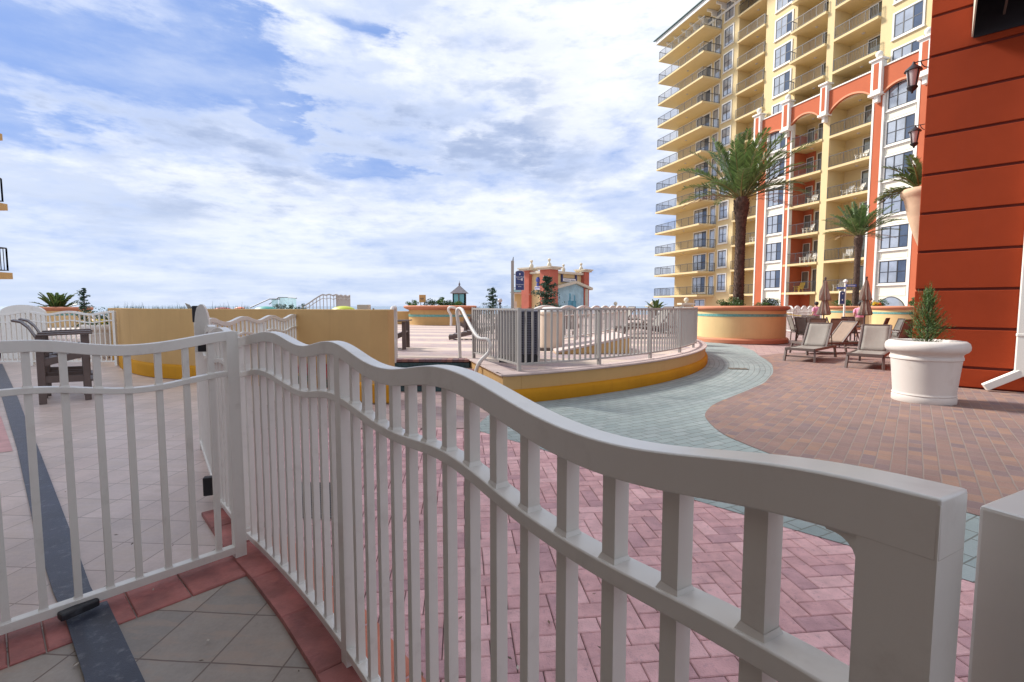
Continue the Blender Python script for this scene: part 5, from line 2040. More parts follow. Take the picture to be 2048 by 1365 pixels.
# ------------------------------------------------------------------ two people among the chairs
def person(label, loc, yaw, h, shirt, pose='walk'):
    o = bpy.data.meshes.new('person')
    k = h / 1.70
    J = {'pel': (0, 0, .93), 'wai': (0, .0, 1.08), 'che': (.01, 0, 1.30), 'nek': (.02, 0, 1.46), 'hd0': (.035, 0, 1.54), 'hd1': (.045, 0, 1.63), 'hd2': (.035, 0, 1.70),
         'sl': (.01, .17, 1.39), 'el': (-.06, .23, 1.13), 'wl': (.08, .24, .93), 'hl': (.12, .235, .86), 'sr': (.01, -.17, 1.39), 'er': (-.02, -.24, 1.13), 'wr': (.16, -.22, .98), 'hr': (.22, -.21, .93),
         'pl': (0, .09, .90), 'kl': (.10, .10, .50), 'al': (-.02, .10, .09), 'tl': (.13, .11, .035), 'pr': (0, -.09, .90), 'kr': (.0, -.10, .49), 'ar': (-.20, -.10, .12), 'tr': (-.07, -.11, .035)}
    rad = {'pel': .125, 'wai': .115, 'che': .13, 'nek': .052, 'hd0': .075, 'hd1': .088, 'hd2': .07, 'sl': .06, 'el': .042, 'wl': .03, 'hl': .035, 'sr': .06, 'er': .042, 'wr': .03, 'hr': .035, 'pl': .09, 'kl': .058, 'al': .038, 'tl': .035, 'pr': .09, 'kr': .058,
           'ar': .038, 'tr': .035}
    E = [('pel', 'wai'), ('wai', 'che'), ('che', 'nek'), ('nek', 'hd0'), ('hd0', 'hd1'), ('hd1', 'hd2'), ('che', 'sl'), ('sl', 'el'), ('el', 'wl'), ('wl', 'hl'), ('che', 'sr'), ('sr', 'er'), ('er', 'wr'), ('wr', 'hr'), ('pel', 'pl'), ('pl', 'kl'), ('kl', 'al'), ('al', 'tl'), ('pel', 'pr'),
         ('pr', 'kr'), ('kr', 'ar'), ('ar', 'tr')]
    ids = {n: i for i, n in enumerate(J)}
    o.from_pydata([tuple(c * k for c in J[n]) for n in J], [(ids[a], ids[b]) for a, b in E], [])
    ob = bpy.data.objects.new('person', o)
    COL.objects.link(ob)
    o.materials.append(MT['skin'])
    sk = ob.modifiers.new('skin', 'SKIN')
    sk.use_smooth_shade = True
    for n, i in ids.items():
        r_ = rad[n] * k
        o.skin_vertices[0].data[i].radius = (r_, r_ * (1.25 if n in ('che', 'wai', 'pel') else 1))
    o.skin_vertices[0].data[ids['pel']].use_root = True
    ob.modifiers.new('sub', 'SUBSURF').levels = 2
    ob.modifiers['sub'].render_levels = 2
    tag(ob, label, 'person')

    def ell(r, z, a):
        return r * (1 / math.sqrt((math.cos(a) / .80) ** 2 + (math.sin(a) / 1.15) ** 2))
    mb = MB()
    mb.lathe([(.17, .92), (.165, 1.0), (.155, 1.10), (.165, 1.25), (.165, 1.36), (.12, 1.43), (.065, 1.46)], (.005, 0, 0), 20, rad=ell)
    for s in (-1, 1):
        mb.tube([(.01, s * .13, 1.38), (.0, s * .20, 1.33), (-.03, s * .225, 1.20)], [.075, .07, .062], 10)
    sh = mb.build('shirt', MT[shirt], ob, smooth=70)
    mb = MB()
    mb.lathe([(.165, .98), (.172, .90), (.165, .82)], (0, 0, 0), 20, rad=ell)
    for s, kx in ((1, .085), (-1, .01)):
        mb.tube([(0, s * .09, .92), (kx * .6, s * .098, .70), (kx * .95, s * .10, .53)], [.115, .095, .085], 12)
    mb.build('shorts', MT['khaki'], ob, smooth=70)
    mb = MB()
    mb.lathe([(0, 1.745), (.06, 1.735), (.095, 1.69), (.105, 1.63), (.09, 1.57), (.05, 1.53)], (.015, 0, 0), 16)
    mb.build('hair', MT['hair'], ob, smooth=70)
    for c_ in ob.children:
        for v in c_.data.vertices:
            v.co = v.co * k
    ob.location = loc
    ob.rotation_euler = (0, 0, yaw)
    return ob


q = atY(1719, 640, 22.5)
person('person in a pink top and brown shorts walking behind the right umbrella', (q[0], 22.5, 0), R(60), 1.62, 'pink')
q = atY(1633, 620, 25.5)
person('dark haired person in a pink shirt behind the left umbrella', (q[0], 25.5, 0), R(100), 1.66, 'pink')

# ------------------------------------------------------------------ signpost by the planter
q = atY(1689.5, 600, 26.5)
sp_ = thing('street_sign', 'pale signpost with blue street name blades and a dark arched board', 'sign', (q[0], 26.5, 0))
mb = MB()
mb.tube([(q[0], 26.5, 0), (q[0], 26.5, 2.75)], .05, 10)
mb.lathe([(0, .18), (.09, .12), (.11, .03), (.05, -.03)], (q[0], 26.5, 2.76), 12)
mb.build('post', MT['white'], sp_, smooth=50)
mb = MB()
mb.box((q[0] + .28, 26.45, 2.58), (.56, .03, .12))
mb.box((q[0] - .24, 26.46, 2.45), (.46, .03, .10))
mb.build('name_blade', MT['blue'], sp_)
mb = MB()
for i in range(7):
    mb.box((q[0] + .10 + .06 * i, 26.43, 2.58), (.04, .006, .05))
mb.build('lettering', MT['signwhite'], sp_)
mb = MB()
bd = [(-.20, 1.55), (.10, 1.55)] + [(-.05 + .15 * math.cos(a), 2.18 + .12 * math.sin(a)) for a in np.linspace(0, math.pi, 9)]
vs = [(q[0] - .16 + x, 26.40, z) for x, z in bd] + [(q[0] - .16 + x, 26.46, z) for x, z in bd]
n_ = len(bd)
mb.add(vs, [tuple(range(n_)), tuple(range(2 * n_ - 1, n_ - 1, -1))] + [(i, (i + 1) % n_, n_ + (i + 1) % n_, n_ + i) for i in range(n_)])
mb.build('board_rim', MT['white'], sp_)
mb = MB()
mb.add([(a + (q[0] - .21 - a) * .14, 26.39, c_ + (1.92 - c_) * .08) for a, b, c_ in vs[:n_]], [tuple(range(n_))])
mb.build('board', MT['navy'], sp_)
mb = MB()
mb.box((q[0] - .21, 26.38, 2.14), (.06, .005, .07))
mb.box((q[0] - .21, 26.38, 1.80), (.06, .005, .09))
mb.build('emblem', MT['signwhite'], sp_)

# ------------------------------------------------------------------ far left: fence, arch, bar chairs, plants
Yf = 11.5
xl_, xr_ = -13.6, ground(225, 735)[0]
lf = thing('wavy_fence', 'taupe wavy fence across the far end of the tiled patio at the left', 'fence', (xr_ - 1.5, Yf, 0))
Lf_ = xr_ - xl_
wavy_parts(lf, [(xl_, Yf - .1), ((xl_ + xr_) / 2, Yf), (xr_, Yf)], wave(1.31, .032, 1.03, Lf_ - .05), wave(1.10, .026, 1.03, Lf_ - .05), 0.11, [Lf_ - .118 * i for i in range(1, 33) if abs(.118 * i - 2.02) > .06], [Lf_, Lf_ - 2.02, Lf_ - 4.0], MT['fence'], post=.06, seg=.05)
ar = thing('arched_gateway', 'rounded grey gateway top showing above the far left fence', 'gateway', (-13.3, 13.2, 0))
mb = MB()
cx_ = atY(45, 620, 13.2)[0]
pr = [(-.62, .0), (.62, .0), (.62, 1.27)] + [(.62 * math.cos(a), 1.27 + .22 * math.sin(a)) for a in np.linspace(.05, math.pi - .05, 15)] + [(-.62, 1.27)]
n_ = len(pr)
vs = [(cx_ + x, 13.18, z) for x, z in pr] + [(cx_ + x, 13.24, z) for x, z in pr]
mb.add(vs, [tuple(range(n_)), tuple(range(2 * n_ - 1, n_ - 1, -1))] + [(i, (i + 1) % n_, n_ + (i + 1) % n_, n_ + i) for i in range(n_)])
mb.build('board', MT['fence'], ar)

bc = thing('bar_chair', 'tall brown slatted plastic bar chair on the tiled patio behind the gate', 'chair', (0, 0, 0), 'brown bar chairs')
w2 = .30
for s in (-1, 1):
    bars([((-.25, s * w2, 0), (-.25, s * w2, 1.0))], .055, .085, 'leg', 'brown', bc)
    bars([((.25, s * w2, 0), (.25, s * w2, 1.0))], .055, .075, 'leg', 'brown', bc)
    bars([((-.28, s * (w2 + .02), 1.015), (.34, s * (w2 + .02), 1.03))], .10, .026, 'armrest', 'brown', bc)
    bars([((-.24, s * w2, .60), (.24, s * w2, .72)), ((-.24, s * w2, .36), (.24, s * w2, .34))], .028, .10, 'side_rail', 'brown', bc)
for i in range(6):
    x = -.22 + i * .10
    bars([((x, -w2 + .03, .635 + i * .024), (x, w2 - .03, .635 + i * .024))], .09, .028, 'seat_slat', 'brown', bc)
for i in range(5):
    y = -.24 + .12 * i
    mb = MB()
    mb.sweep([(-.21, y, .66), (-.27, y, .95), (-.36, y, 1.14), (-.43, y, 1.22), (-.52, y, 1.245)], .10, .026)
    mb.build('back_slat', MT['brown'], bc)
bars([((.30, -w2, .30), (.30, w2, .30))], .09, .03, 'foot_rest', 'brown', bc)
bars([((-.25, -w2, .34), (-.25, w2, .34))], .03, .08, 'stretcher', 'brown', bc)
bars([((.25, -w2, .20), (.25, w2, .20))], .03, .08, 'stretcher', 'brown', bc)
bc2 = dup(bc, (-7.48, 8.02, .012), R(43), 'second brown bar chair standing just behind the nearer one')
bc.location = (-6.92, 7.37, .012)
bc.rotation_euler = (0, 0, R(43))

q = atY(116, 612, 24)
palm('short bushy palm rising above the far left fence', (q[0], 24, .55), .65, .20, .22, 30, 1.05, seed=41, wind=.2, dead=2)
q = atY(120, 640, 24)
round_planter('distant round planter with terracotta lip behind the far left fence', (q[0], 24, -.05), 1.3)
q = atY(169, 612, 21)
conifer('small_tree', 'thin dark conifer above the far left fence, right of the short palm', (q[0], 21, .0), 2.22, .55, 1500, leaf=.10)
q = atY(205, 616, 17)
shrub('shrub', 'low dark shrub just behind the tan wall near the far left fence post', 'shrub', (q[0], 17, .9), (.8, .4, .28), 500, .07, m='pine')

# ------------------------------------------------------------------ things on the raised deck
ad = thing('deck_chair', 'brown slatted wooden armchair on the raised deck by the tan pier', 'chair', (0, 0, 0), 'brown armchairs on the deck')
for s in (-1, 1):
    bars([((.20, s * .30, 0), (.20, s * .30, .64))], .05, .09, 'leg', 'brown', ad)
    bars([((-.17, s * .30, 0), (-.17, s * .30, .64))], .05, .09, 'leg', 'brown', ad)
    bars([((-.22, s * .32, .655), (.30, s * .32, .665))], .13, .025, 'armrest', 'brown', ad)
    bars([((-.45, s * .24, .10), (.22, s * .24, .38))], .03, .11, 'side_rail', 'brown', ad)
for i in range(5):
    bars([((-.28 + .115 * i, -.25, .24 + .04 * i), (-.28 + .115 * i, .25, .24 + .04 * i))], .095, .025, 'seat_slat', 'brown', ad)
for i in range(5):
    y = -.22 + .11 * i
    bars([((-.25, y, .25), (-.55, y * 1.15, .95 - .03 * abs(i - 2)))], .10, .025, 'back_slat', 'brown', ad)
q = ground(815, 696, DECK_Z)
ad.location = (atY(811, 690, 11.3)[0] - .2, 11.35, DECK_Z)
ad.rotation_euler = (0, 0, R(4))
q = atY(932, 650, 18.2)
dup(ad, (q[0], 18.2, DECK_Z), R(150), 'brown wooden armchair seen past the curved handrail, left of the railing')
q = atY(1142, 650, 16.3)
dup(ad, (q[0], 16.3, DECK_Z), R(60), 'brown armchair beyond the railing, right of the beige bin')
q = atY(1000, 650, 17.0)
dup(ad, (q[0], 17.0, DECK_Z), R(200), 'brown armchair behind the railing, left of the dark louvred cabinet')
random.seed(12)
cs_ = thing('chaise', 'low brown slatted chaise tilted on the deck left of the railing', 'chaise', (0, 0, 0))
for s in (-1, 1):
    bars([((-.78, s * .3, .06), (.75, s * .3, .40))], .05, .11, 'side_rail', 'brown', cs_)
    bars([((.68, s * .3, .0), (.68, s * .3, .36))], .05, .07, 'leg', 'brown', cs_)
for i in range(11):
    bars([((-.72 + .14 * i, -.3, .135 + .031 * i), (-.72 + .14 * i, .3, .135 + .031 * i))], .11, .025, 'slat', 'brown', cs_)
q = ground(925, 680, DECK_Z)
cs_.location = (q[0] + .35, q[1] + .25, DECK_Z)
cs_.rotation_euler = (0, 0, R(6))

# louvred condenser cabinet
ac = thing('air_conditioner', 'dark louvred air conditioning cabinet behind the corner of the railing', 'air conditioner', (.12, 8.9, DECK_Z))
ax0, ax1, ay0, ay1 = -.24, .47, 8.5, 9.2
mb = MB()
mb.box(((ax0 + ax1) / 2, (ay0 + ay1) / 2, DECK_Z + .06), (ax1 - ax0 - .02, ay1 - ay0 - .02, .12))
mb.build('base', MT['black'], ac)
mb = MB()
mb.box(((ax0 + ax1) / 2, (ay0 + ay1) / 2, DECK_Z + .50), (ax1 - ax0 - .05, ay1 - ay0 - .05, .78))
mb.build('core', MT['black'], ac)
mb = MB()
for i in range(24):
    z = DECK_Z + .16 + i * .0305
    for y in (ay0, ay1):
        mb.box(((ax0 + ax1) / 2, y, z), (ax1 - ax0 - .04, .016, .012))
    for x in (ax0, ax1):
        mb.box((x, (ay0 + ay1) / 2, z), (.016, ay1 - ay0 - .04, .012))
for i in range(15):
    x = ax0 + .03 + i * (ax1 - ax0 - .06) / 14
    mb.box((x, ay0 - .004, DECK_Z + .51), (.010, .010, .74))
    mb.box((ax0 - .004, ay0 + .03 + i * (ay1 - ay0 - .06) / 14, DECK_Z + .51), (.010, .010, .74))
for x in (ax0, ax1):
    for y in (ay0, ay1):
        mb.box((x, y, DECK_Z + .51), (.04, .04, .78))
mb.build('grille', MT['louver'], ac)
mb = MB()
mb.box(((ax0 + ax1) / 2, (ay0 + ay1) / 2, DECK_Z + .905), (ax1 - ax0 + .03, ay1 - ay0 + .03, .03))
mb.lathe([(0, .03), (.28, .03), (.28, 0)], ((ax0 + ax1) / 2, (ay0 + ay1) / 2, DECK_Z + .915), 24)
mb.build('lid', MT['louver'], ac, bevel=.008)

q = atY(1103, 660, 11.0)
bn = thing('litter_bin', 'round beige litter bin with a domed pale lid behind the railing', 'bin', (q[0], 11.0, DECK_Z))
mb = MB()
mb.lathe([(0, .06), (.27, .06), (.28, .12), (.28, .80), (.30, .82), (.30, .86), (.27, .88)], (q[0], 11.0, DECK_Z), 28)
mb.build('body', MT['beige'], bn, smooth=40)
mb = MB()
mb.lathe([(.29, .88), (.27, .93), (.18, .975), (0, .99)], (q[0], 11.0, DECK_Z), 28)
mb.build('lid', MT['fence_far'], bn, smooth=50)
mb = MB()
mb.box((q[0], 11.0, DECK_Z + .035), (.56, .56, .06))
mb.build('base', MT['brown'], bn)

# ramp with a tan flank, arched white fence beyond it
r0, r1 = ground(1112, 709, DECK_Z), ground(1258, 707, DECK_Z)
rp_ = thing('ramp', 'tan sided wedge shaped ramp rising to the right behind the railing', 'ramp', (r0[0], r0[1], DECK_Z))
mb = MB()
h1 = .33
vs = [(r0[0], r0[1], DECK_Z + .005), (r1[0], r1[1], DECK_Z + .005), (r1[0], r1[1], DECK_Z + h1), (r0[0], r0[1], DECK_Z + .02)]
vs += [(x, y + 1.5, z) for x, y, z in vs]
mb.add(vs, [(0, 1, 2, 3), (7, 6, 5, 4), (1, 5, 6, 2), (3, 7, 4, 0), (0, 4, 5, 1)])
mb.build('flank', MT['tan'], rp_)
mb = MB()
vs = [(r0[0], r0[1] - .02, DECK_Z + .022), (r1[0] + .02, r1[1] - .02, DECK_Z + h1 + .002), (r1[0] + .02, r1[1] - .02, DECK_Z + h1 + .05), (r0[0], r0[1] - .02, DECK_Z + .06)]
vs += [(x, y + 1.54, z) for x, y, z in vs]
mb.add(vs, [(0, 1, 2, 3), (7, 6, 5, 4), (1, 5, 6, 2), (3, 7, 4, 0), (0, 4, 5, 1), (3, 2, 6, 7)])
mb.build('walkway', MT['deckcap'], rp_)
af = thing('arched_fence', 'white fence with a row of arched tops receding behind the railing', 'fence', (1.0, 11.9, DECK_Z))
ap = [tuple(atY(1066, 620, 11.2)[:2]), tuple(atY(1120, 620, 12.4)[:2]), tuple(atY(1186, 620, 15)[:2]), tuple(atY(1232, 620, 18.5)[:2]), tuple(atY(1252, 620, 21)[:2])]
La = sum((Vector(b) - Vector(a)).length for a, b in zip(ap, ap[1:]))
npan = 8
pw = La / npan
arch = lambda s: 1.375 + .10 * math.sin(math.pi * ((s / pw) % 1.0)) ** .8
wavy_parts(af, ap, arch, lambda s: 1.22, DECK_Z + .14, [La * i / 64 for i in range(1, 64) if i % 8], [pw * i for i in range(npan + 1)], MT['fence_far'], post=.10, pk=.022, seg=.06, post_h=1.40, rw=.06, th=.05)

# far planter on the deck
Yq = 25.0
q = atY(870, 640, Yq)
fpz = DECK_Z
fpl = thing('round_planter', 'wide tan planter with terracotta lip and teal band far across the deck', 'planter', (q[0], Yq + 1.9, fpz))
cc = (q[0], Yq + 2.0, fpz)
mb = MB()
mb.lathe([(1.75, 0), (1.75, .86), (1.2, .9), (0, .9)], cc, 48)
mb.build('body', MT['tan'], fpl, smooth=40)
mb = MB()
mb.lathe([(1.6, .92), (1.95, 1.04), (2.03, 1.0), (2.03, .93), (1.92, .86), (1.76, .80)], cc, 48)
mb.build('lip', MT['terra'], fpl, smooth=60)
mb = MB()
mb.lathe([(1.75, .44), (1.768, .44), (1.768, .56), (1.75, .56)], cc, 48)
mb.build('tile_band', MT['teal'], fpl, smooth=40)
wl_ = thing('low_wall', 'low tan wall at the left of the far deck planter', 'wall', (q[0] - 2.3, 27, fpz))
mb = MB()
mb.box((q[0] - 2.6, 27.0, fpz + .36), (2.4, .4, .72))
mb.build('wall_face', MT['tan'], wl_, bevel=.02)
for i, (px, h, w) in enumerate(((826, .40, .36), (862, .42, .55), (882, .58, .30), (893, .36, .5), (910, .38, .42))):
    qq = atY(px, 610, 26.4)
    shrub('shrub', ['spiky pale shrub at the left in the far deck planter', 'bushy dark shrub beside the sign box in the far planter', 'pointed dark shrub in the middle of the far deck planter', 'low green shrub right of the pointed one in the far planter',
                    'green shrub below the teal glass lantern in the far planter'][i], 'shrub', (qq[0], 26.4, fpz + .96), (w, .4, h * .55), 600, .08, m='pine' if i % 2 else 'leaf')
qq = atY(845, 600, 26.6)
sb = thing('sign_box', 'small tan sign box on two thin posts in the far deck planter', 'sign', (qq[0], 26.6, fpz + .9))
mb = MB()
mb.box((qq[0], 26.6, 1.45 + .42), (.36, .16, .42), R(12))
mb.build('box', MT['tan'], sb, bevel=.01)
mb = MB()
for dx in (-.1, .1):
    mb.box((qq[0] + dx, 26.6, 1.5), (.03, .03, .4))
mb.build('post', MT['darkframe'], sb)
mb = MB()
mb.box((qq[0] - .02, 26.515, 1.45 + .44), (.22, .005, .04), R(12))
mb.box((qq[0] - .02, 26.515, 1.45 + .36), (.16, .005, .03), R(12))
mb.build('lettering', MT['brown'], sb)
qq = atY(919, 600, 29)
lt_ = thing('glass_lantern_house', 'small teal glazed lantern turret with a grey pyramid roof and spike', 'turret', (qq[0], 29, .9))
x, y = qq[0], 29.0
mb = MB()
for dx in (-.34, 0, .34):
    for dy in (-.34, .34):
        mb.box((x + dx, y + dy, 1.55), (.06, .06, 1.35))
for dy in (-.34, 0, .34):
    for dx in (-.34, .34):
        mb.box((x + dx, y + dy, 1.55), (.06, .06, 1.35))
for z in (1.0, 1.6, 2.2):
    mb.box((x, y - .34, z), (.70, .05, .05))
    mb.box((x - .34, y, z), (.05, .70, .05))
    mb.box((x + .34, y, z), (.05, .70, .05))
mb.build('frame', MT['brown'], lt_)
mb = MB()
mb.box((x, y, 1.55), (.62, .62, 1.25))
mb.build('glass', MT['glassteal'], lt_)
mb = MB()
mb.add([(x - .52, y - .52, 2.22), (x + .52, y - .52, 2.22), (x + .52, y + .52, 2.22), (x - .52, y + .52, 2.22), (x - .1, y - .1, 2.62), (x + .1, y - .1, 2.62), (x + .1, y + .1, 2.62), (x - .1, y + .1, 2.62), (x, y, 2.72)],
       [(0, 1, 5, 4), (1, 2, 6, 5), (2, 3, 7, 6), (3, 0, 4, 7), (4, 5, 8), (5, 6, 8), (6, 7, 8), (7, 4, 8), (3, 2, 1, 0)])
mb.lathe([(.0, .34), (.015, .2), (.05, .12), (.06, .06), (.03, 0)], (x, y, 2.68), 8)
mb.build('roof', mat('grey_shingle', (.16, .15, .17), .7, .2, 8), lt_)

for (px, top, Y, r, nn, lab) in ((985, 576, 27, .70, 1800, 'slender dark conifer between the lantern turret and the flagpole'), (1094, 553, 26, 1.15, 4200, 'dark irregular conifer standing in front of the pineapple topped building')):
    qq = atY(px, top, Y)
    conifer('conifer_tree', lab, (qq[0], Y, DECK_Z), qq[2] - DECK_Z, r, nn, leaf=.13 if px > 1000 else .11, tiers=7)
qq = atY(1000, 600, 26)
gl = thing('globe_lamp', 'white globe lamp on a dark post beside the slender conifer', 'lamp', (qq[0], 26, DECK_Z))
mb = MB()
mb.tube([(qq[0], 26, DECK_Z), (qq[0], 26, 1.62)], .035, 8)
mb.lathe([(.06, 0), (.09, .06), (.04, .10)], (qq[0], 26, 1.55), 10)
mb.build('post', MT['darkframe'], gl)
mb = MB()
mb.lathe([(0, 0), (.09, .03), (.13, .12), (.09, .21), (0, .24)], (qq[0], 26, 1.64), 14)
mb.build('globe', MT['lampglass'], gl, smooth=80)

# square pole with the hanging navy sign
Yp_ = 28.0
qq = atY(1025, 560, Yp_)
ztop_ = atY(1025, 522, Yp_)[2]
fp_ = thing('sign_pole', 'tall square taupe pole carrying a navy arched sign with white lettering', 'sign', (qq[0], Yp_, DECK_Z))
mb = MB()
mb.box((qq[0], Yp_, (DECK_Z + ztop_) / 2), (.17, .17, ztop_ - DECK_Z))
mb.build('pole', mat('olive_taupe', (.34, .32, .29), .6), fp_, bevel=.01)
mb = MB()
mb.tube([(qq[0] + .02, Yp_, ztop_ - .02), (qq[0] + .05, Yp_, ztop_ + .22)], [.04, .015], 6)
mb.build('beacon', MT['darkframe'], fp_)
sx0, sx1 = atY(1031.3, 560, Yp_)[0], atY(1048, 560, Yp_)[0]
sz0, sz1 = atY(1040, 580.5, Yp_)[2], atY(1040, 545.5, Yp_)[2]
mid = (sx0 + sx1) / 2
hw = (sx1 - sx0) / 2
bd = [(mid - hw, sz0), (mid + hw, sz0)] + [(mid + hw * math.cos(a), sz1 + .10 * math.sin(a)) for a in np.linspace(0, math.pi, 11)]


def board(poly, y0, y1):
    mb = MB()
    n_ = len(poly)
    vs = [(a, y0, z) for a, z in poly] + [(a, y1, z) for a, z in poly]
    mb.add(vs, [tuple(range(n_)), tuple(range(2 * n_ - 1, n_ - 1, -1))] + [(i, (i + 1) % n_, n_ + (i + 1) % n_, n_ + i) for i in range(n_)])
    return mb


sgn = board(bd, Yp_ - .04, Yp_ + .04).build('sign_board', MT['navy'], fp_)
board([(mid + (a - mid) * 1.07, sz0 + (z - sz0) * 1.03 - .015) for a, z in bd], Yp_ - .03, Yp_ + .03).build('sign_edge', MT['white'], fp_)
mb = MB()
for z in (sz0 + .12, sz1 - .1):
    mb.box(((qq[0] + sx0) / 2, Yp_, z), (abs(sx0 - qq[0]), .04, .04))
mb.build('sign_arm', MT['darkframe'], fp_)


def text(body, size, x, z, y, m, parent, align='CENTER', rz=0.0, name='lettering'):
    cu = bpy.data.curves.new(name, 'FONT')
    cu.body = body
    cu.size = size
    cu.align_x = align
    cu.align_y = 'CENTER'
    cu.extrude = .003
    cu.materials.append(m)
    o = bpy.data.objects.new(name, cu)
    COL.objects.link(o)
    off = Vector((0, 0, 0))
    q_ = parent
    while q_ is not None:
        off += q_.location
        q_ = q_.parent
    o.location = Vector((x, y, z)) - off
    o.rotation_euler = (math.pi / 2, 0, rz)
    o.parent = parent
    bpy.context.view_layer.update()
    me = bpy.data.meshes.new_from_object(o.evaluated_get(bpy.context.evaluated_depsgraph_get()))
    o2 = bpy.data.objects.new(name, me)
    COL.objects.link(o2)
    o2.location, o2.rotation_euler, o2.parent = o.location, o.rotation_euler, parent
    bpy.data.objects.remove(o)
    return o2


hs = sz1 - sz0
text('HarborWalk', .098, mid, sz0 + hs * .74, Yp_ - .046, MT['signwhite'], sgn)
text('Village', .095, mid - .04, sz0 + hs * .62, Yp_ - .046, MT['signwhite'], sgn)
text('Sunset Deck', .088, mid, sz0 + hs * .31, Yp_ - .046, MT['signwhite'], sgn)
text('& Bar', .088, mid, sz0 + hs * .20, Yp_ - .046, MT['signwhite'], sgn)
mb = MB()
mb.lathe([(0, -.05), (.03, -.02), (.038, .03), (.02, .06), (0, .065)], (mid, Yp_ - .045, sz0 + hs * .89), 10)
mb.box((mid + hw * .50, Yp_ - .044, sz0 + hs * .59), (.07, .006, .11))
mb.box((mid + hw * .50, Yp_ - .044, sz0 + hs * .655), (.10, .006, .02))
mb.build('emblem', MT['signwhite'], sgn)

# ------------------------------------------------------------------ small building topped with stone pineapples
pm, pl_, pr_ = [Vector((atY(px, 560, Y)[0], Y, 0)) for px, Y in ((1098, 42), (1057, 44.2), (1167, 45.6))]
pb_ = thing('corner_building', 'small yellow and brick red building with stone pineapples on its parapet', 'building', tuple(pm))
zc = lambda py, Y: 1.45 + (613 - py) * Y / FPX
back = pl_ + pr_ - pm
HB = zc(546, 42)
mb = MB()
mb.prism([(pm.x, pm.y), (pr_.x, pr_.y), (back.x, back.y), (pl_.x, pl_.y)], 0, HB)
mb.build('wall', MT['yellow'], pb_)
mb = MB()
o_ = .18
for a, b in ((pl_, pm), (pm, pr_)):
    d = (b - a).normalized()
    nrm = Vector((d.y, -d.x, 0))
    mb.frame_box((a + b) / 2 + nrm * .08 + Vector((0, 0, HB + .06)), (b - a) / 2, nrm * .2, (0, 0, .10))
mb.build('cornice', MT['stone'], pb_)
dL, dR = (pl_ - pm).normalized(), (pr_ - pm).normalized()
for (c_, w, zt_) in ((pm, .56, zc(541, 42)), (pl_, .46, zc(543, 44.2)), (pr_, .38, zc(546, 45.6))):
    a = math.atan2(dR.y, dR.x)
    mb = MB()
    mb.box((c_.x, c_.y, zt_ / 2), (w * 2, w * 2, zt_), a)
    pil = mb.build('pillar', MT['brickred'], pb_)
    mb = MB()
    mb.box((c_.x, c_.y, zt_ + .07), (w * 2 + .35, w * 2 + .35, .14), a)
    mb.box((c_.x, c_.y, zt_ + .20), (w * 2 + .55, w * 2 + .55, .12), a)
    mb.build('cap', MT['stone'], pil)
pine = None
for (px, pb2, pt, Y) in ((1063, 538, 520, 43.8), (1098.5, 536, 517, 42), (1127, 543.5, 528.5, 43.4), (1162, 543, 526, 45.2)):
    b2 = atY(px, pb2, Y)
    t2 = atY(px, pt, Y)
    h = t2[2] - b2[2]
    o = thing('pineapple_finial', {1063: 'stone pineapple on the left brick pillar of the small building', 1098.5: 'tallest stone pineapple, on the middle brick pillar of the small building', 1127: 'smallest stone pineapple, on the parapet between the pillars',
                                   1162: 'stone pineapple on the right brick pillar of the small building'}[px], 'finial', (b2[0], Y, b2[2] - .15), 'stone pineapples')
    mb = MB()
    z0_ = b2[2] - .15
    H_ = h + .15
    mb.lathe([(.16 * H_, 0), (.12 * H_, .08 * H_), (.08 * H_, .12 * H_), (.16 * H_, .22 * H_), (.20 * H_, .36 * H_), (.18 * H_, .50 * H_), (.10 * H_, .62 * H_), (.055 * H_, .68 * H_), (.12 * H_, .80 * H_), (.15 * H_, .90 * H_), (.09 * H_, .97 * H_), (0, H_)],
             (b2[0], Y, z0_), 12)
    mb.build('carving', MT['stone'], o, smooth=35)
# gable with the pale blue mural on the right face
dn = Vector((dR.y, -dR.x, 0))
Lr_ = (pr_ - pm).length


def onR(t, o, z):
    p = pm + dR * (t * Lr_) + dn * o
    return (p.x, p.y, z)


def tR(px):
    dq_ = ray(px, 600)
    M2 = np.array([[dR.x, -dq_[0]], [dR.y, -dq_[1]]])
    return float(np.linalg.solve(M2, -np.array([pm.x, pm.y]))[0]) / Lr_


t0, t1, ta = tR(1109), tR(1166), tR(1143)
ze, za_ = zc(578, 44), zc(567.5, 44)
mb = MB()
mb.add([onR(t0, .30, 0), onR(t1, .30, 0), onR(t1, .30, ze), onR(ta, .30, za_), onR(t0, .30, ze), onR(t0, -.1, 0), onR(t1, -.1, 0), onR(t1, -.1, ze), onR(ta, -.1, za_), onR(t0, -.1, ze)],
       [(0, 1, 2, 3, 4), (0, 5, 6, 1), (1, 6, 7, 2), (2, 7, 8, 3), (3, 8, 9, 4), (4, 9, 5, 0)])
mb.build('mural', MT['mural'], pb_)
mb = MB()
for (a, za2, b, zb2) in ((t0 - .05, ze - .05, ta, za_), (ta, za_, t1 + .14, ze - .08)):
    mb.beam(onR(a, .38, za2 + .1), onR(b, .38, zb2 + .1), .5, .22)
mb.beam(onR(t1, .38, 0), onR(t1, .38, ze), .25, .3, up=(1, 0, 0))
mb.build('gable_moulding', MT['stone'], pb_)
mb = MB()
tt = lambda px: tR(px)
for (a, b, z0_, z1_) in ((1131, 1147, 0.3, 1.95), (1130, 1149, 0.3, 1.35), (1133, 1136, 1.9, 2.6), (1142.5, 1145, 1.9, 2.45)):
    A_2, B_2 = tt(a), tt(b)
    q0_ = Vector(onR((A_2 + B_2) / 2, .305, (z0_ + z1_) / 2))
    mb.frame_box(q0_, dR * (B_2 - A_2) * Lr_ / 2, dn * .008, (0, 0, (z1_ - z0_) / 2))
mb.build('mural_figure', MT['muralblue'], pb_)
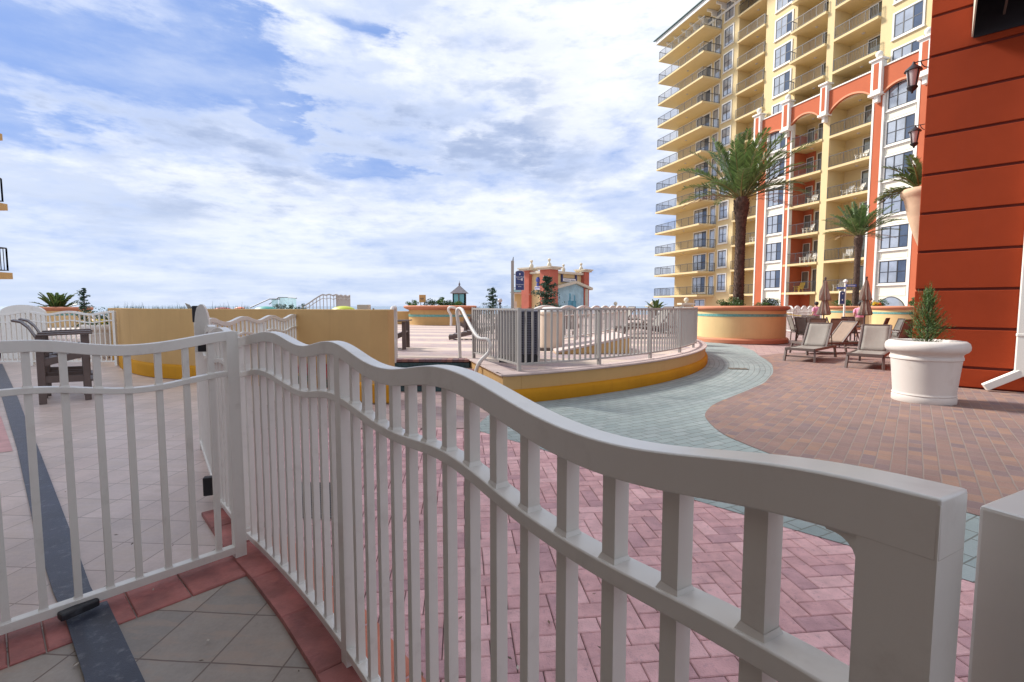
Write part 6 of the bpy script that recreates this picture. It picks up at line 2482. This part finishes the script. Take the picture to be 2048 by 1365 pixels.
# name boards
mb = MB()
A_2, B_2 = tt(1122.5), tt(1150.5)
zz = zc(561, 43.6)
q0_ = Vector(onR((A_2 + B_2) / 2, .06, zz))
mb.frame_box(q0_, dR * (B_2 - A_2) * Lr_ / 2, dn * .05, (0, 0, .14))
sg1 = mb.build('sign_board', MT['signwhite'], pb_)
mb = MB()
for t_ in (A_2, B_2):
    mb.frame_box(Vector(onR(t_, .06, zz + .15)), dR * .10, dn * .06, (0, 0, .34))
for dz in (-.15, .15):
    mb.frame_box(q0_ + Vector((0, 0, dz)), dR * (B_2 - A_2) * Lr_ / 2, dn * .055, (0, 0, .02))
mb.build('sign_frame', MT['navy'], sg1)
mb = MB()
for i in range(17):
    if i == 9:
        continue
    t_ = A_2 + (B_2 - A_2) * (.14 + .72 * i / 16)
    mb.frame_box(Vector(onR(t_, .115, zz)), dR * .022, dn * .003, (0, 0, .05))
mb.build('lettering', MT['navy'], sg1)
dnL = Vector((-dL.y, dL.x, 0))
LL_ = (pl_ - pm).length
cL = pm + dL * (LL_ * .50) + dnL * .05
mb = MB()
mb.frame_box(cL + Vector((0, 0, zc(577, 43))), dL * .42, dnL * .05, (0, 0, .17))
sg2 = mb.build('sign_board', MT['signwhite'], pb_)
mb = MB()
mb.frame_box(cL + dnL * .055 + Vector((0, 0, zc(576, 43))), dL * .33, dnL * .003, (0, 0, .035))
mb.frame_box(cL + dnL * .055 + Vector((0, 0, zc(578.6, 43))), dL * .30, dnL * .003, (0, 0, .025))
mb.lathe([(0, .0), (.16, .06), (.20, .28), (.12, .46), (0, .5)], (cL.x, cL.y - .05, zc(566, 43)), 10)
mb.lathe([(.14, .0), (.12, .3)], (cL.x, cL.y - .05, zc(573, 43)), 8)
mb.build('emblem', MT['blue'], sg2)
# low wing with a little roof and a column
wx = atY(1040, 600, 46)
mb = MB()
mb.box((wx[0] + .1, 46.6, zc(588.5, 46) / 2), (1.3, 1.2, zc(588.5, 46)))
mb.build('wing', MT['yellow'], pb_)
mb = MB()
mb.box((wx[0], 46, zc(587, 46)), (1.7, 2.0, .18))
mb.build('wing_eave', MT['stone'], pb_)
mb = MB()
e_ = zc(586, 46)
mb.add([(wx[0] - .95, 44.9, e_), (wx[0] + .9, 44.9, e_), (wx[0] + .9, 47, e_ + .35), (wx[0] - .55, 47, e_ + .35), (wx[0] - .95, 47.6, e_)], [(0, 1, 2, 3), (0, 3, 4)])
mb.build('wing_roof', MT['roof'], pb_)
mb = MB()
mb.box((wx[0] - .45, 45.3, .95), (.28, .28, 1.9))
mb.build('column', MT['stone'], pb_)
mb = MB()
mb.box((wx[0] + .35, 45.96, .9), (.45, .06, 1.4))
mb.build('window', MT['glassteal'], pb_)

# ------------------------------------------------------------------ seaward edge: balustrade piers, palms, stairs, canopies
for i, (px, py, Y) in enumerate(((1231, 607.5, 44), (1304, 607, 42), (1372.5, 600.5, 34))):
    qq = atY(px, py, Y)
    o = thing('ball_pier', ['pale pier with a stone ball, left of three beyond the curved railing', 'pale pier with a stone ball beside the small bright palm', 'pale pier with a stone ball left of the big planter lip'][i], 'pier', (qq[0], Y, 0), 'piers topped with stone balls')
    zb = qq[2]
    mb = MB()
    mb.box((qq[0], Y, (zb - .32) / 2), (.55, .55, zb - .32))
    mb.box((qq[0], Y, zb - .27), (.95, .95, .12))
    mb.build('shaft', MT['stone'], o)
    mb = MB()
    mb.lathe([(.10, -.22), (.08, -.17)] + [(.17 * math.sin(a), -.17 * math.cos(a)) for a in np.linspace(.45, math.pi, 9)], (qq[0], Y, zb), 14)
    mb.build('ball', MT['stone'], o, smooth=70)
bf = thing('white_fence', 'low white fence along the far side of the pool deck', 'fence', (11, 43, 0))
bp_ = [tuple(atY(1120, 620, 46)[:2]), tuple(atY(1231, 620, 44)[:2]), tuple(atY(1304, 620, 42)[:2]), tuple(atY(1400, 620, 33)[:2])]
Lb = sum((Vector(b) - Vector(a)).length for a, b in zip(bp_, bp_[1:]))
wavy_parts(bf, bp_, wave(1.10, .05, 1.6, 0), lambda s: .9, .15, [Lb * i / 96 for i in range(1, 96)], [Lb * i / 8 for i in range(9)], MT['fence_far'], rw=.07, th=.08, pk=.04, post=.12, seg=.2, bevel=0)
qq = atY(1312, 615, 36)
palm('small bright green palm clump by the middle stone ball', (qq[0], 36, .75), .35, .12, .14, 22, .95, seed=51, wind=.1, dead=0)
for i, (px, Y, w, lab) in enumerate(((1207, 60, .55, 'far dark tree clump between the small building and the left stone ball'), (1247, 75, .4, 'tiny far tree right of the left stone ball'), (1176, 70, .25, 'tiny far tree touching the right brick pillar'))):
    qq = atY(px, 611, Y)
    shrub('far_tree', lab, 'tree', (qq[0], Y, .55), (w * 1.6, w, w * .95), 500, .16, m='pine')
# white wavy fence seen left of the chairs
wf = thing('wavy_fence', 'white arched top fence between the big planter and the left umbrella', 'fence', (17, 27.5, 0))
wq = [tuple(atY(1572, 620, 27)[:2]), tuple(atY(1586, 620, 26)[:2]), tuple(atY(1612, 620, 27.5)[:2]), tuple(atY(1642, 620, 29.5)[:2])]
Lw_ = sum((Vector(b) - Vector(a)).length for a, b in zip(wq, wq[1:]))
wavy_parts(wf, wq, lambda s: 1.28 + .20 * abs(math.sin(math.pi * s / 1.15)), lambda s: 1.12, .10, [Lw_ * i / 30 for i in range(1, 30)], [0, Lw_ * .25, Lw_ * .62, Lw_], MT['fence_far'], pk=.035, rw=.06, th=.06, post=.12, seg=.06, bevel=0)
mb = MB()
mb.tube(densify([P3(1574, 628, 25), P3(1600, 632, 25.2), P3(1640, 630, 26)], 5), .02, 6)
tag(mb.build('barrier_rope', mat('yellow_rope', (.70, .55, .06), .7)), 'yellow rope strung low in front of the white arched fence', 'rope')

# glass stair and wavy stair fence beyond the tan wall
Yg = 30
gs = thing('glass_balustrade', 'pale blue glass stair balustrade with a dark sloping handrail above the tan wall', 'balustrade', (-14, Yg, 0))
pts_ = [(500, 616), (537, 598.5), (546, 598.5), (558, 596), (577, 596.5), (592, 597.5)]
mb = MB()
mb.tube([P3(500, 616, Yg), P3(539, 598.5, Yg), P3(560, 598.5, Yg)], .03, 6)
mb.tube([P3(538, 609, Yg + 1), P3(557, 595.5, Yg + 1), P3(576, 595.8, Yg + 1), P3(593, 597, Yg - 1)], .03, 6)
mb.build('handrail', MT['railblack'], gs)
glz = bpy.data.materials.new('pale_glass')
glz.use_nodes = True
_b = glz.node_tree.nodes['Principled BSDF']
_b.inputs['Base Color'].default_value = (.45, .72, .76, 1)
_b.inputs['Roughness'].default_value = .05
_b.inputs['Alpha'].default_value = .55
for (a, b, y0, y1, ya, yb) in ((543, 556, 598.7, 598.0, Yg, Yg), (557.5, 567, 596, 596, Yg + 1, Yg + .6), (567.5, 576, 596, 596, Yg + .6, Yg), (576.5, 584, 596.3, 597, Yg, Yg - .5), (584.5, 592, 597, 597.5, Yg - .5, Yg - 1)):
    mb = MB()
    A_3, B_3 = Vector(P3(a, y0, ya)), Vector(P3(b, y1, yb))
    n3 = Vector((0, .02, 0))
    v = [A_3, B_3, Vector((B_3.x, B_3.y, .9)), Vector((A_3.x, A_3.y, .9))]
    mb.add([p for p in v] + [p + n3 for p in v], [(0, 1, 2, 3), (7, 6, 5, 4), (0, 4, 5, 1), (1, 5, 6, 2), (2, 6, 7, 3), (3, 7, 4, 0)])
    mb.build('glass_panel', glz, gs)
sf = thing('stair_fence', 'taupe picket fence climbing a stair to a wavy level top above the tan wall', 'fence', (-11, 27, 0))
Ys = 26
prof_ = [(605, 612.5), (617, 606), (630, 597), (640, 591), (646, 588.6), (652, 589.6), (659, 588), (666, 590.3), (672, 588.6), (677, 590.6), (681, 589.4), (686, 591.5), (690, 589.8), (694, 592), (699, 590)]
P_s = [Vector(P3(px, py, Ys + (0 if px < 672 else (px - 672) * .16))) for px, py in prof_]
dens_ = densify([tuple(p) for p in P_s], 4)
mb = MB()
mb.sweep(dens_, .06, .07)
mb.build('top_rail', MT['rail_grey'], sf)
mb = MB()
mb.sweep([(x, y, z - .22) for x, y, z in dens_], .05, .03)
mb.build('middle_rail', MT['rail_grey'], sf)
Ltot = [0]
for a, b in zip(dens_, dens_[1:]):
    Ltot.append(Ltot[-1] + (Vector(b) - Vector(a)).xy.length)
for i in range(34):
    s = Ltot[-1] * i / 33
    x, y, z = (float(np.interp(s, Ltot, [p[j] for p in dens_])) for j in range(3))
    w = .07 if i % 11 == 0 else .03
    mb = MB()
    mb.box((x, y, (z + .6) / 2 - .02), (w, w, z - .6))
    mb.build('post' if w > .05 else 'picket', MT['rail_grey'], sf)
for i, (px0, px1, py, Y, m, lab) in enumerate(((428, 462, 615.3, 22, 'playred', 'red rounded canopy top peeping over the tan wall'), (472, 487, 614.2, 22, 'playorange', 'small orange canopy top peeping over the tan wall'),
                                              (513, 549, 613.0, 23, 'playteal', 'teal rounded canopy top in front of the glass stair'), (668, 706, 612.4, 22, 'playgreen', 'lime green canopy top below the stair fence'))):
    a, b = atY(px0, py, Y), atY(px1, py, Y)
    r_ = (b[0] - a[0]) / 2
    c_ = ((a[0] + b[0]) / 2, Y, a[2])
    o = thing('play_canopy', lab, 'canopy', (c_[0], Y, 0), 'coloured canopies behind the wall')
    mb = MB()
    mb.lathe([(0, 0)] + [(r_ * 1.25 * math.sin(t), -(1 - math.cos(t)) * r_ * .55) for t in np.linspace(.2, 1.5, 8)], c_, 24)
    mb.build('dome', MT[m], o, smooth=70)
    mb = MB()
    mb.tube([(c_[0], Y, 0), (c_[0], Y, c_[2] - .02)], .05, 8)
    mb.build('post', MT['white'], o)
hd = thing('hedge', 'clipped dark green hedge strip along the foot of the glass stair', 'hedge', (-12, 25, .5))
mb = MB()
for i in range(9):
    qq = atY(552 + i * 7, 614, 25)
    mb.leaves(blob_pts(220, (qq[0], 25, 1.32), (.16, .2, .26), lumps=8), .06)
mb.build('foliage', MT['pine'], hd)
gr = thing('ornamental_grass', 'fringe of dark spiky grasses along the top of the tan wall', 'plants', (-8, 14, .8))
gr['kind'] = 'stuff'
mb = MB()
for i in range(900):
    px = random.uniform(225, 500)
    Y = random.uniform(13.5, 16)
    b = atY(px, 622, Y)
    dens_g = .5 + .5 * math.sin(px * .11) * math.sin(px * .037 + 1)
    if random.random() > dens_g:
        continue
    h = random.uniform(.07, .20) * (1.7 if random.random() < .05 else 1)
    tip = Vector((b[0] + random.gauss(0, .06), Y, b[2] + h))
    mb.add([(b[0] - .01, Y, b[2] - .1), (b[0] + .012, Y, b[2] - .1), tip], [(0, 1, 2)])
mb.build('blades', MT['pine'], gr)
fin = thing('shark_fin', 'curved pale fin shape standing up behind the tan wall', 'ornament', (atY(376, 610, 16)[0], 16, 1.0))
fo = [(370.5, 606.5), (378, 609.5), (383.5, 616), (386, 624), (377, 624), (376, 617)]
pf = [atY(a, b, 16) for a, b in fo]
mb = MB()
n_ = len(pf)
mb.add([(p[0], 15.97, p[2]) for p in pf] + [(p[0], 16.03, p[2]) for p in pf], [tuple(range(n_)), tuple(range(2 * n_ - 1, n_ - 1, -1))] + [(i, (i + 1) % n_, n_ + (i + 1) % n_, n_ + i) for i in range(n_)])
mb.build('fin', MT['sling'], fin, bevel=.01)

# red blossoms in a low bed behind the fence, against the tan wall
for i, (px, py, Y, lab) in enumerate(((606, 770, 7.9, 'bright red flowers behind the fence, left clump by the tan wall'), (652, 770, 7.7, 'bright red flowers behind the fence, middle clump by the tan wall'), (720, 772, 7.5, 'bright red flowers behind the fence beside the tan pier'))):
    g_ = atY(px, py, Y)
    o = thing('flowering_plant', lab, 'flowers', (g_[0], Y, 0), 'red flower clumps')
    mb = MB()
    mb.leaves(blob_pts(420, (g_[0], Y, .42), (.16, .14, .16)), .07)
    mb.build('petals', MT['redcloth'], o)
    mb = MB()
    mb.leaves(blob_pts(300, (g_[0], Y, .20), (.18, .15, .20)), .08)
    mb.build('foliage', MT['leaf'], o)
    mb = MB()
    mb.lathe([(.12, 0.0), (.15, .14), (.14, .15), (0, .13)], (g_[0], Y, 0.002), 14)
    mb.build('pot', MT['terra'], o)

# bits of leaf litter lying about on the tiles and pavers
random.seed(77)
mb = MB()
for i in range(70):
    px, py = random.uniform(120, 1300), random.uniform(830, 1350)
    g_ = ground(px, py, .03)
    a = random.random() * 6.28
    s_ = random.uniform(.006, .016)
    c_, n_ = Vector((g_[0], g_[1], .026 + random.random() * .006)), Vector((math.cos(a), math.sin(a), random.uniform(-.2, .2)))
    m_ = Vector((-n_.y, n_.x, .1)) * .4
    mb.add([c_ - n_ * s_, c_ + m_ * s_, c_ + n_ * s_, c_ - m_ * s_], [(0, 1, 2, 3)])
o = mb.build('leaf_litter', mat('dry_leaf', (.16, .10, .06), .8, palette=[(.16, .10, .06), (.45, .40, .34), (.10, .07, .05)]))
tag(o, 'scattered bits of dry leaf on the tiles and pavers', 'leaf litter', kind='stuff')
